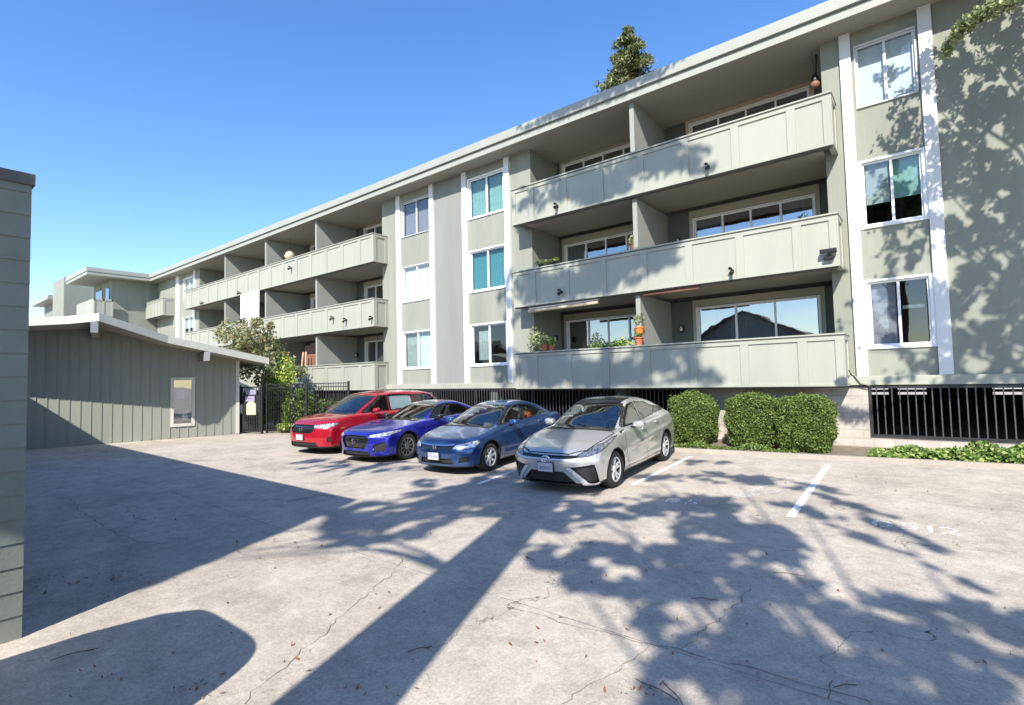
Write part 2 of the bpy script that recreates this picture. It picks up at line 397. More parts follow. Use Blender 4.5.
def strip(name, p0, p1, w, m_, dz=.005, label=None):
    p0, p1 = np.array(p0[:2]), np.array(p1[:2]); d = p1-p0; L = np.linalg.norm(d); d /= L; nn = np.array([-d[1], d[0]])*w/2
    m = MB(); N = max(2, int(L/.3))
    for k in range(N):
        a, b = p0+d*L*k/N, p0+d*L*(k+1)/N
        q = [a-nn, b-nn, b+nn, a+nn]
        m.quad(*[(x, y, float(gz(x, y))+dz) for x, y in q])
    return tag(m.build(name, m_), kind='structure')
strip('painted_stall_line', gnd(632.6, 485.1), gnd(690.8, 456.7), .10, M['paint'])
strip('painted_stall_line', gnd(790.5, 517.3), gnd(827.8, 465.2), .11, M['paint'])
strip('painted_stall_line', gnd(735, 497), gnd(772, 484), .05, M['paint_faint'])
strip('painted_stall_line', gnd(724, 500), gnd(800, 488), .045, M['paint_faint'])
strip('painted_stall_line', gnd(478, 484), gnd(516, 470), .10, M['paint'])
strip('painted_stall_line', gnd(268, 446), gnd(292, 447), .10, M['paint_faint'])
def text_mesh(body, size, name, m_, loc, rot, parent=None, sx=1, ext=0, align='CENTER'):
    cu = bpy.data.curves.new(name, 'FONT'); cu.body = body; cu.size = size; cu.align_x = align; cu.align_y = 'CENTER'; cu.extrude = ext
    t = bpy.data.objects.new(name+'_tmp', cu)
    me = bpy.data.meshes.new_from_object(t); bpy.data.objects.remove(t); me.name = name
    me.materials.clear(); me.materials.append(m_)
    o = bpy.data.objects.new(name, me); COL.objects.link(o); o.location = loc; o.rotation_euler = rot; o.scale = (sx, 1, 1)
    if parent is not None: o.parent = parent
    return o
def ground_text(s, pxs, size, m_):
    for ch, (px, py) in zip(s, pxs):
        p = gnd(px, py); sl = (float(gz(p[0], p[1]+.3))-float(gz(p[0], p[1]-.3)))/.6
        o = text_mesh(ch, size, 'painted_stall_number', m_, (p[0], p[1], p[2]+.006), (math.atan(sl), 0, R(2)), sx=1.15)
        tag(o, kind='structure')
ground_text('0512', [(882, 524.5), (909, 527), (930, 530), (950, 532)], .44, M['paint_num'])
ground_text('05', [(672, 501), (692, 502.5)], .42, M['paint_num'])

# ------------------------------------------------------------------ apartment building
YF, YB, YR = 15.05, 14.30, 16.8
AB = empty('apartment_building', (-10, 15, -2), 0, 'long three storey sage green apartment building with solid balconies and white trim strips', 'building')
AOFF = (-10, 15, -2)
def ab(mb, name, mats, parent=None, **k):
    # vertices given in world coords; children live in the building's frame
    mb.v = [(a-AOFF[0], b-AOFF[1], c-AOFF[2]) for a, b, c in mb.v]
    return mb.build(name, mats, parent or AB, **k)
FLOORS = [-.28, 2.59, 5.48]                # floor finish levels
SOF = 8.24
def wallgrid(m, axis, pos, a0, a1, z0, z1, holes, depth=.16, sgn=1):
    """wall on plane (axis='Y': y=pos, runs along x).  holes=(a0,a1,z0,z1). reveals go to pos+depth*sgn"""
    As = sorted({a0, a1, *[h[0] for h in holes], *[h[1] for h in holes]}); Zs = sorted({z0, z1, *[h[2] for h in holes], *[h[3] for h in holes]})
    P = (lambda a, y, z: (a, y, z)) if axis == 'Y' else (lambda a, y, z: (y, a, z))
    for i in range(len(As)-1):
        for j in range(len(Zs)-1):
            ca, cz = (As[i]+As[i+1])/2, (Zs[j]+Zs[j+1])/2
            if any(h[0] < ca < h[1] and h[2] < cz < h[3] for h in holes): continue
            m.quad(P(As[i], pos, Zs[j]), P(As[i+1], pos, Zs[j]), P(As[i+1], pos, Zs[j+1]), P(As[i], pos, Zs[j+1]))
    q = pos+depth*sgn
    for x0, x1, u0, u1 in holes:
        m.quad(P(x0, pos, u0), P(x1, pos, u0), P(x1, q, u0), P(x0, q, u0)); m.quad(P(x0, pos, u1), P(x1, pos, u1), P(x1, q, u1), P(x0, q, u1))
        m.quad(P(x0, pos, u0), P(x0, q, u0), P(x0, q, u1), P(x0, pos, u1)); m.quad(P(x1, pos, u0), P(x1, q, u0), P(x1, q, u1), P(x1, pos, u1))
def curtain(m, x0, x1, z0, z1, y, folds=9, amp=.02):
    n = folds*4; pts = [(x0+(x1-x0)*k/n, y+amp*math.sin(k*math.pi/2+.3*math.sin(k))) for k in range(n+1)]
    for (a, ya), (b, yb) in zip(pts[:-1], pts[1:]): m.quad((a, ya, z0), (b, yb, z0), (b, yb, z1), (a, ya, z1))
def window(x0, x1, z0, z1, y, lites=2, fr='vinyl', gl='glass', curt=None, sill=True, name='window', depth=.10, fw=.05, outer=.07, proud=.03, closed=None):
    """frame sits in the opening; parts: frame, pane(s) sub-parts"""
    m = MB()
    if outer:   # outer casing proud of the wall
        o = outer
        m.box(x0-o, x0+.005, y-proud, y+.04, z0-o*.9, z1+o*.6); m.box(x1-.005, x1+o, y-proud, y+.04, z0-o*.9, z1+o*.6)
        m.box(x0+.005, x1-.005, y-proud, y+.04, z1-.005, z1+o*.6); m.box(x0+.005, x1-.005, y-proud-.015, y+.04, z0-o*.9, z0+.005)
    ya, yb = y+.03+depth*.2, y+depth*.2+.08
    m.box(x0+.004, x0+fw, ya, yb, z0+.004, z1-.004); m.box(x1-fw, x1-.004, ya, yb, z0+.004, z1-.004)
    m.box(x0+fw, x1-fw, ya, yb, z1-fw, z1-.004); m.box(x0+fw, x1-fw, ya, yb, z0+.004, z0+fw)
    w = (x1-x0-2*fw)/lites
    for k in range(1, lites):
        c = x0+fw+w*k; m.box(c-fw*.55, c+fw*.55, ya-.01, yb+.01, z0+fw, z1-fw)
    f = ab(m, name, M[fr])
    for k in range(lites):
        g = MB(); a = x0+fw+w*k; yy = (ya+yb)/2+(.012 if k % 2 else -.008)
        g.quad((a+.02, yy, z0+fw), (a+w-.02, yy, z0+fw), (a+w-.02, yy, z1-fw), (a+.02, yy, z1-fw))
        ab(g, 'pane', M[gl[k] if isinstance(gl, (list, tuple)) else gl], f, fixn=False)
    for c in (curt or []):
        k0, k1, zz0, zz1, cm = c[:5]; g = MB()
        xa, xb = x0+(x1-x0)*k0, x0+(x1-x0)*k1; za, zb = z0+(z1-z0)*zz0, z0+(z1-z0)*zz1
        if len(c) > 5: g.quad((xa, yb+.06, za), (xb, yb+.06, za), (xb, yb+.06, zb), (xa, yb+.06, zb)); ab(g, 'blind', M[cm], f, fixn=False)
        else: curtain(g, xa, xb, za, zb, yb+.09, max(3, int((xb-xa)*9))); ab(g, 'curtain', M[cm], f, smooth=False, fixn=False)
    return f
# --- front walls with their openings
WZ = [(.57, 2.10), (3.44, 4.98), (6.33, 7.86)]
bays = {'R': (-1.15, .0), 'M2': (-14.02, -12.26), 'M1': (-18.08, -16.30), 'L': (-42.7, -40.9)}
Z0 = -.16
mw = MB()
def wpiece(x0, x1, holes, sidex):
    mw = MB(); wallgrid(mw, 'Y', YF, x0, x1, Z0, SOF, holes)
    for x in sidex: mw.quad((x, YF, Z0), (x, YR, Z0), (x, YR, SOF), (x, YF, SOF))
    ab(mw, 'wall', M['stucco'], fixn=False)
wpiece(-1.87, 14, [(bays['R'][0], bays['R'][1], a, b) for a, b in WZ], [-1.87])
wpiece(-19.5, -16.12, [(bays['M1'][0], bays['M1'][1], a, b) for a, b in WZ], [-19.5])
wpiece(-14.26, -11.0, [(bays['M2'][0], bays['M2'][1], a, b) for a, b in WZ], [-11.0])
wpiece(-48.0, -39.9, [(bays['L'][0], bays['L'][1], a, b) for a, b in WZ], [-39.9])
mw = MB(); mw.quad((-16.12, YF, Z0), (-14.26, YF, Z0), (-14.26, YF, SOF), (-16.12, YF, SOF)); ab(mw, 'wall', M['stucco_dk'], fixn=False)
# rooms behind (shell)
mw = MB()
for z in [-.30]+FLOORS[1:]+[SOF]: mw.box(-47.5, 13.9, YR+.2, 21, z-.18, z-.02)
mw.quad((-47.5, 21, -.3), (13.9, 21, -.3), (13.9, 21, SOF), (-47.5, 21, SOF))
for a, b in [(-1.8, -19.4)]: pass
for x0, x1 in ((-1.86, 13.9), (-19.4, -11.1), (-47.4, -40.0)):
    for z in FLOORS[1:]: mw.box(x0, x1, YF+.13, YR+.2, z-.18, z-.02)
for x in (-1.2-.2, .4, -11.2, -12.1, -14.3, -16.1, -18.4, -19.3, -43.0, -40.5): mw.quad((x, YF+.14, -.3), (x, 20.9, -.3), (x, 20.9, SOF), (x, YF+.14, SOF))
for x in (-6.55, -24.0, -29.2, -34.4): mw.quad((x, YR+.14, -.3), (x, 20.9, -.3), (x, 20.9, SOF), (x, YR+.14, SOF))
ab(mw, 'interior_shell', M['room'], fixn=False)
# ledge at the base of the facade
for x0, x1 in ((-1.62, 14), (-19.3, -11.27), (-48, -40.2)):
    m = MB(); m.box(x0, x1, YF-.13, YF+.12, -.34, -.13); ab(m, 'base_ledge', M['parapet'], bevel=.01)
# white vertical trim strips
for x0, x1 in ((-1.46, -1.23), (.07, .32), (-18.42, -18.17), (-16.26, -16.02), (-14.36, -14.12), (-12.18, -11.94), (-44.0, -43.1-.35), (-40.75, -40.5)):
    m = MB(); m.box(x0, x1, YF-.09, YF+.02, -.128, SOF-.005); ab(m, 'trim_strip', M['white'], bevel=.006)
# windows
for i, (a, b) in enumerate(WZ):
    c = {2: [(0.02, .98, .02, .98, 'paper', 1)], 1: [(.05, .46, .35, .98, 'cur_grey', 1), (.52, .97, .38, .97, 'cur_mint', 1)], 0: [(.04, .45, .0, .98, 'cur_mauve', 1), (.55, .9, .55, .6, 'cur_grey', 1)]}[i]
    window(*bays['R'], a, b, YF, curt=c, outer=(.02 if i == 2 else .075), fr='alu' if i == 2 else 'vinyl', gl='glass')
    c = {2: [(.0, .48, 0, 1, 'cur_mint'), (.52, 1, 0, 1, 'cur_mint')], 1: [(.0, .47, 0, 1, 'cur_teal'), (.50, 1, 0, 1, 'cur_teal')], 0: [(.12, .46, .12, .85, 'cur_grey')]}[i]
    window(*bays['M2'], a, b, YF, curt=c, outer=.075)
    c = {2: [(0, 1, 0, 1, 'cur_mauve')], 1: [(0, 1, .0, 1, 'cloth_w', 1)], 0: [(0, .45, 0, 1, 'cur_grey'), (.45, 1, 0, 1, 'cur_white')]}[i]
    window(*bays['M1'], a, b, YF, curt=c, outer=(.075 if i == 0 else .02), fr='vinyl' if i < 2 else 'alu')
    window(*bays['L'], a, b, YF, curt=[(0, 1, .5, 1, 'cur_white', 1)], outer=.05)

# --- recessed balconies
def recess(x0, x1, fins, units, tan=None):
    # back wall with sliding-door openings, infill panels
    for li, fz in enumerate(FLOORS):
        top = (FLOORS[li+1]-.22) if li < 2 else SOF
        holes = []
        dt = 2.62 if li == 2 else 2.40
        for (u0, u1, d0, d1) in units: holes.append((d0, d1, fz+.02, fz+dt))
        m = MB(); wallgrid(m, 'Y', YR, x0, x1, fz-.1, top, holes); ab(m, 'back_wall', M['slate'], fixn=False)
        for ui, (u0, u1, d0, d1) in enumerate(units):
            im = 'tan' if (tan and (li, ui) in tan) else 'infill'
            m = MB(); a, b = d0-.14, d1+.14
            m.box(a, b, YR-.03, YR+.02, fz+dt+.04, top-.002); m.box(a, d0-.03, YR-.03, YR+.02, fz, fz+dt+.04); m.box(d1+.03, b, YR-.03, YR+.02, fz, fz+dt+.04)
            ab(m, 'infill_panel', M[im])
            cu = {0: [(.28, .62, .0, 1, 'cur_grey')], 1: [(.0, .25, 0, 1, 'cur_white'), (.75, 1, 0, 1, 'cur_white')], 2: [(.0, 1, .0, 1, 'tinted_blind', 1)] if ui else []}[li]
            lt = 3 if li == 0 and ui == 1 else 4
            window(d0, d1, fz+.02, fz+dt, YR, lt, 'vinyl', 'glass_dk', cu, name='sliding_door', outer=.03, proud=.05)
    for fx in fins:
        for li, fz in enumerate(FLOORS):
            top = (FLOORS[li+1]-.20) if li < 2 else SOF
            m = MB(); m.box(fx-.07, fx+.07, YB+.16, YR-.002, fz-.05, top-.004); ab(m, 'partition', M['fin'])
def balcony(x0, x1, z0, z1, yb, y1, panels, slab=(None, None), ends=(True, True)):
    """parapet z0..z1 with raised boards; slab behind"""
    m = MB(); t = .10
    m.box(x0, x1, yb, yb+t, z0, z1-.025)
    if ends[1]: m.box(x1-t, x1, yb+t, y1, z0, z1-.025)
    if ends[0]: m.box(x0, x0+t, yb+t, y1, z0, z1-.025)
    p = .034   # raised boards
    tb = .15
    m.box(x0-.002, x1+.002, yb-p, yb+.001, z1-tb, z1-.027)
    m.box(x0-.002, x1+.002, yb-p, yb+.001, z0, z0+.06)
    for a, b in panels: m.box(a, b, yb-p+.002, yb+.002, z0+.058, z1-tb+.002)
    if ends[1]:
        m.box(x1-.001, x1+p, yb-p, y1-.003, z1-tb, z1-.027); m.box(x1-.001, x1+p, yb-p, y1-.003, z0, z0+.06)
        m.box(x1-.001, x1+p-.002, yb-p, yb+.14, z0+.06, z1-tb); m.box(x1-.001, x1+p-.002, y1-.15, y1-.003, z0+.06, z1-tb)
    B = ab(m, 'balcony', M['parapet'], bevel=.005)
    c = MB(); e = .035+p
    c.box(x0-.03, x1+e-.02, yb-.065, yb+t+.02, z1-.025, z1+.012)
    if ends[1]: c.box(x1-t-.02, x1+e-.02, yb+t+.02, y1-.004, z1-.025, z1+.012)
    if ends[0]: c.box(x0-.03, x0+t+.02, yb+t+.02, y1-.004, z1-.025, z1+.012)
    ab(c, 'parapet_cap', M['parapet'], B)
    dk = MB(); dk.box(x0-.012, x1+p+.012, yb-.046, yb-.0345, z1-.050, z1-.027); ab(dk, 'drip_edge', M['flash'], B)
    if slab[0] is not None:
        s = MB(); s.box(slab[0], slab[1], yb+t+.002, YR-.004, z0+.05, z0+.30); ab(s, 'slab', M['soffit'], B)
        s = MB(); s.box(x0+.02, x1-.02, yb+.02, yb+t+.06, z0-.03, z0-.002); ab(s, 'drip_board', M['flash'], B)
    return B
def boards(x0, x1, short, wide, bw=.2):
    L = x1-x0; out = [(x0, x0+bw*.8)]; n = max(1, round((L-2*short-2*bw*.8-bw)/(wide+bw)))
    inner = (L-2*short-2*bw*.8-(n+1)*bw)/n; x = x0+bw*.8+short
    for k in range(n+1): out.append((x, x+bw)); x += bw+inner
    out.append((x1-bw*.8, x1)); return out
BZ = [(-.35, .88), (2.45, 3.70), (5.33, 6.60)]
recess(-11.0, -1.87, [-6.75], [(-11, -6.8, -10.72, -7.35), (-6.7, -1.9, -5.82, -2.42)], tan={(2, 1)})
recess(-39.9, -19.5, [-24.05, -29.25, -34.45], [(-39.9, -34.5, -39.0, -36.2), (-34.4, -29.3, -33.8, -31.0), (-29.2, -24.1, -28.4, -25.4), (-23.9, -19.5, -23.2, -20.2)])
for z0, z1 in BZ:
    balcony(-11.27, -1.63, z0, z1, YB, YF, boards(-11.27, -1.63, .58, 1.09), (-10.995, -1.875))
    balcony(-40.3, -19.15, z0, z1, YB, YF, boards(-40.3, -19.15, .74, 1.10, .22), (-39.895, -19.505))
    if z0 > 0: balcony(-48.1, -44.5, z0, z1, YB, YF, boards(-48.1, -44.5, .3, .55, .12), (-48, -44.6))
# --- main roof
def roof_run(x0, x1, y0, y1, z):
    m = MB(); m.box(x0, x1, y0, y1, z, z+.46)                        # core
    return m
m = MB()
XW = -47.1
m.box(XW, 14, 14.28, 27, SOF, 8.40); m.box(XW-.0, 14, 14.25, 14.28, SOF-.03, 8.43); m.box(XW+.0, 14, 14.17, 27, 8.445, 8.74)
ab(m, 'roof', M['fascia'], bevel=.008)
m = MB(); m.box(XW+.05, 14, 14.27, 26.9, 8.40, 8.445); ab(m, 'roof_joint', M['flash'])
m = MB(); m.quad((XW, 14.285, SOF-.002), (14, 14.285, SOF-.002), (14, YR+.2, SOF-.002), (XW, YR+.2, SOF-.002)); ab(m, 'soffit', M['soffit'], fixn=False)
# --- wing at the far end, running toward the camera side
m = MB(); we = 10.35
m.box(-53.0, XW-.01, we+.05, 27, SOF, 8.40); m.box(XW-.03, XW+.02, we, 14.25, SOF-.03, 8.43); m.box(-53, XW-.03, we, we+.05, SOF-.03, 8.43); m.box(-53.05, XW+.06, we-.05, 27, 8.445, 8.74)
ab(m, 'wing_roof', M['fascia'])
m = MB(); m.box(-52.9, XW-.1, we+.06, 15, 8.40, 8.445); ab(m, 'roof_joint', M['flash'])
m = MB(); m.box(-53, -48.15, 12.1, 26, -2, SOF-.003); ab(m, 'wing_wall', M['stucco'])
m = MB(); m.box(-52.2, -50.6, 12.06, 12.09, FLOORS[2], FLOORS[2]+2.2); m.box(-49.6, -48.8, 12.06, 12.09, FLOORS[2]+.6, FLOORS[2]+2.2); ab(m, 'wing_window', M['glass_dk'])
for z0, z1 in BZ[1:]:
    m = MB(); m.box(-52.4, -47.75, 10.9, 11.0, z0, z1); m.box(-47.85, -47.75, 11.0, 12.09, z0, z1); m.box(-52.4, -52.3, 11.0, 12.09, z0, z1); m.box(-52.3, -47.85, 11.0, 12.09, z0+.05, z0+.25)
    for a in (10.9, 11.45, 11.98): m.box(-47.75, -47.72, a, a+.10, z0, z1)
    m.box(-47.75, -47.72, 10.9, 12.08, z1-.14, z1)
    B = ab(m, 'wing_balcony', M['parapet'])
# lights on walls and balconies
def sconce(x, y, z):
    m = MB(); m.box(x-.05, x+.05, y-.02, y, z-.09, z+.09); m.lathe([(.02, .12), (.075, .09), (.07, -.10), (.03, -.13)], (x, y-.09, z), 10, cap=True)
    o = ab(m, 'wall_light', M['sconce']); m = MB(); m.lathe([(.05, .07), (.055, -.08)], (x, y-.095, z-.005), 10, cap=True); m.v = [(a+(0), b-.02, c) for a, b, c in m.v]; ab(m, 'lamp_glass', M['lampglass'], o, smooth=True)
for fz in FLOORS:
    sconce(-6.32, YR-.002, fz+1.78); sconce(-10.93+.06, YR-.5, fz+1.75)
    for x in (-24.9, -30.1, -35.2, -20): sconce(x+1.0 if x < -21 else -19.7, YR-.002, fz+1.75)
def flood(x, z, two=False):
    y = YB-.03; m = MB(); m.lathe([(.05, 0), (.05, -.03)], (x, y, z), 10, 'y', True); m.tube([(x, y-.03, z), (x, y-.09, z-.03)], .014, 6)
    if two: m.box(x-.17, x+.17, y-.16, y-.06, z+.06, z+.15); m.tube([(x, y-.09, z-.02), (x, y-.11, z+.06)], .02, 6); m.box(x-.1, x+.1, y-.12, y-.02, z-.09, z-.02)
    else:
        m.tube([(x, y-.07, z-.02), (x+.02, y-.19, z-.09)], [.035, .055], 8); m.tube([(x-.01, y-.07, z+.07), (x-.02, y-.15, z+.05)], [.03, .04], 8); m.tube([(x, y-.03, z), (x, y-.06, z+.07)], .014, 6)
    ab(m, 'floodlight', M['sconce'])
for px, py, tw in ((557, 206, 0), (708, 167, 0), (561, 292, 0), (732, 271, 0), (829, 256, 1), (346, 254+66, 0), (333, 318, 0), (291, 268, 0), (372, 268+50, 0), (240, 293, 0), (203, 303, 0)):
    p = at(px, py, 'Y', YB-.05)
    lv = [z for z in BZ if z[0]+.1 < p[2] < z[1]-.1]
    if lv: flood(float(p[0]), float(p[2]), tw)
# drain pipe / cable at right end of lowest balcony
m = MB(); q = [(-1.52, YF-.03, 1.1), (-1.53, YF-.03, .05), (-1.46, YF-.14, -.12), (-1.50, YF-.15, -.3)]
m.tube([(-1.58, YB+.3, .02), (-1.57, YF-.06, -.1), (-1.5, YF-.16, -.14), (-1.40, YF-.16, -.30), (-1.2, YF-.15, -.36)], .012, 6); ab(m, 'cable', M['sconce'])
# --- garage level
m = MB(); holes = []
m.box(-5.6, -1.26, 15.02, 15.22, -2.1, -.38)                                       # block wall under the balcony
m.box(-1.26, 14, 15.02, 15.22, -2.1, -1.52)
m.box(-19.3, -5.6, 15.02, 15.22, -2.1, -1.80)
m.box(-48, -19.3, 14.5, 14.7, -2.1, -1.80)
ab(m, 'block_wall', M['block'])
m = MB()
for x in (-12.9, -7.7, -16.4): m.box(x-.15, x+.15, 15.0, 15.3, -2, -.36)
ab(m, 'garage_post', M['slate'])
m = MB(); m.box(-1.62, -1.21, 14.98, 15.3, -.36+.005, -.345); ab(m, 'wall_cap', M['flash'])
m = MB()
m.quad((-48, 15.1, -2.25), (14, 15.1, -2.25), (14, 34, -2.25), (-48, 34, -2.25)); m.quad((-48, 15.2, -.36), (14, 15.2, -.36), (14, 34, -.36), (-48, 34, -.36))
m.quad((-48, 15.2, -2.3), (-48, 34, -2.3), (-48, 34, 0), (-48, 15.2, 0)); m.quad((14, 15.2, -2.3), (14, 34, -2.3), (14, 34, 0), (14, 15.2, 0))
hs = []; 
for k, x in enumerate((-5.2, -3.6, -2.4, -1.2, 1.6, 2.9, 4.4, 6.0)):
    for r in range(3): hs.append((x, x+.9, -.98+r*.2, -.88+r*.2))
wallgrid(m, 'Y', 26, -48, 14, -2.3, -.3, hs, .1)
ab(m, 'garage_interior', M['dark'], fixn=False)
m = MB()
for x in (-3.9, 4.5, -9.5, -15): m.box(x-.2, x+.2, 19, 19.4, -2.25, -.36)
ab(m, 'garage_column', M['room'])
def grille(x0, x1, y, z0, z1, pitch, label, mname='bar', r=.011, fr='black'):
    E = empty('garage_grille', ((x0+x1)/2, y, z0), 0, label, 'grille', 'steel grilles along the garage')
    off = ((x0+x1)/2, y, z0)
    m = MB(); m.box(x0, x1, y-.02, y+.02, z1-.05, z1); m.box(x0, x1, y-.02, y+.02, z0, z0+.045); m.box(x0, x0+.05, y-.021, y+.021, z0, z1); m.box(x1-.05, x1, y-.021, y+.021, z0, z1)
    n = int((x1-x0)/2.6)
    for k in range(1, n): xx = x0+(x1-x0)*k/n; m.box(xx-.02, xx+.02, y-.022, y+.022, z0, z1)
    m.v = [(a-off[0], b-off[1], c-off[2]) for a, b, c in m.v]; m.build('frame', M[fr], E)
    m = MB(); n = int((x1-x0)/pitch)
    for k in range(1, n): xx = x0+(x1-x0)*k/n; m.box(xx-r, xx+r, y-r, y+r, z0+.04, z1-.045)
    m.v = [(a-off[0], b-off[1], c-off[2]) for a, b, c in m.v]; m.build('pickets', M[mname], E)
grille(-1.24, 13.9, 14.98, -1.53, -.36, .145, 'steel picket grille over the garage opening at the right beside the ivy bed')
grille(-19.2, -5.65, 14.96, -1.80, -.37, .13, 'dark picket grille of the garage opening behind the parked sedans', 'bar')
grille(-40, -19.35, 14.45, -1.80, -.37, .13, 'dark picket grille below the far balconies behind the red minivan', 'bar')
# opposite side of the garage: a few parked shapes seen through slots are left to the bright openings

# ------------------------------------------------------------------ chimney tower and far roof beyond the wing
p0, p1 = at(60, 276, 'Y', 13), at(95, 276, 'Y', 13)
E = empty('roof_tower', (-60, 13.5, -2), 0, 'plain stucco tower rising behind the far wing roof at the left', 'tower')
tw = at(60, 276, 'Y', 13.2)
def scaled(px, py, X): return at(px, py, 'X', X)
a, b = scaled(60, 277, -58), scaled(62, 305, -58)
m = MB(); m.box(-2, 2, -.4, 3.2, 0, float(scaled(66, 277, -58)[2])+2); m.build('shaft', M['stucco'], E)
E.location = (-60, float(scaled(64, 290, -58)[1])+.4, -2)
q = scaled(47, 297, -64)
E = empty('far_building', (-68, float(q[1])+.2, -2), 0, 'pale flat roof edge of a farther building at the left end', 'building')
m = MB(); hz = float(q[2])+2; m.box(-4, 3.2, .0, 8, hz-.05, hz+.35); m.build('roof', M['fascia'], E)
m = MB(); m.box(-3.4, 2.4, .9, 7, 0, hz-.06); m.build('wall', M['stucco_dk'], E)
# ------------------------------------------------------------------ long cracks in the concrete
def cracks():
    rr = random.Random(3); m = MB()
    for path, w in (([(245, 703), (262, 686), (282, 668), (310, 646), (345, 613), (372, 590), (397, 570), (402, 556)], .010),
                    ([(505, 605), (560, 622), (612, 635), (677, 650), (737, 665), (812, 685), (870, 703)], .012),
                    ([(750, 588), (737, 604), (716, 621), (697, 636), (680, 650)], .012), ([(560, 703), (590, 686), (620, 669), (640, 656), (646, 645)], .008),
                    ([(70, 498), (80, 512), (92, 518), (105, 528), (120, 535), (137, 541), (168, 545)], .014), ([(137, 541), (128, 552), (118, 556)], .008),
                    ([(214, 582), (240, 576), (262, 566), (255, 558), (236, 552)], .007), ([(360, 556), (380, 566), (402, 572)], .006), ([(640, 560), (662, 575), (690, 581)], .005),
                    ([(20, 470), (60, 468), (110, 476), (150, 482)], .008), ([(905, 545), (940, 530), (985, 520), (1010, 505)], .006), ([(700, 560), (730, 556), (770, 567)], .005)):
        P = []
        for (a, b), (c, d) in zip(path[:-1], path[1:]):
            g0, g1 = gnd(a, b), gnd(c, d); L = float(np.linalg.norm(g1-g0)); n = max(2, int(L/.06))
            for k in range(n): P.append((g0*(1-k/n)+g1*(k/n)))
        P.append(gnd(*path[-1])); P = np.array(P); ph = rr.uniform(0, 9)
        for k in range(len(P)):
            P[k, 0] += .018*math.sin(k*.9+ph)+.012*math.sin(k*2.3)+rr.uniform(-.010, .010); P[k, 1] += .018*math.cos(k*.7+ph)+rr.uniform(-.010, .010)
        for k in range(len(P)-1):
            d_ = P[k+1]-P[k]; nn = np.array([-d_[1], d_[0], 0]); nn /= (np.linalg.norm(nn)+1e-9); w0 = w*.62*(.25+.65*abs(math.sin(k*.37+ph)))*.5; w1 = w*.62*(.25+.65*abs(math.sin((k+1)*.37+ph)))*.5
            q = [P[k]-nn*w0, P[k]+nn*w0, P[k+1]+nn*w1, P[k+1]-nn*w1]
            m.quad(*[(float(x), float(y), float(gz(x, y))+.004) for x, y, z in q])
    tag(m.build('ground_cracks', mat('crack_dirt', (.13, .108, .085), .95, .3, 9)), kind='structure')
cracks()
# ------------------------------------------------------------------ garden shed
# ------------------------------------------------------------------ garden shed / carport building with beams (left)
def onwall(px, py, o, A, n, d):
    r = ray(px, py); q = A+n*o; t = float((q@n)/(r[:2]@n)); P = r*t; return float((P[:2]-A)@d), float(P[2])
SA = at(26, 449.1, 'Z', -2.0)[:2]; SB = at(237.3, 433.6, 'Z', -2.0)[:2]
sdr = (SB-SA)/np.linalg.norm(SB-SA); sn = np.array([sdr[1], -sdr[0]])
OH = 1.9
SH = empty('utility_building', (SA[0], SA[1], -2.0), math.atan2(sdr[1], sdr[0]), 'low grey green shed with vertical board siding and a deep gable roof on two beams', 'shed')
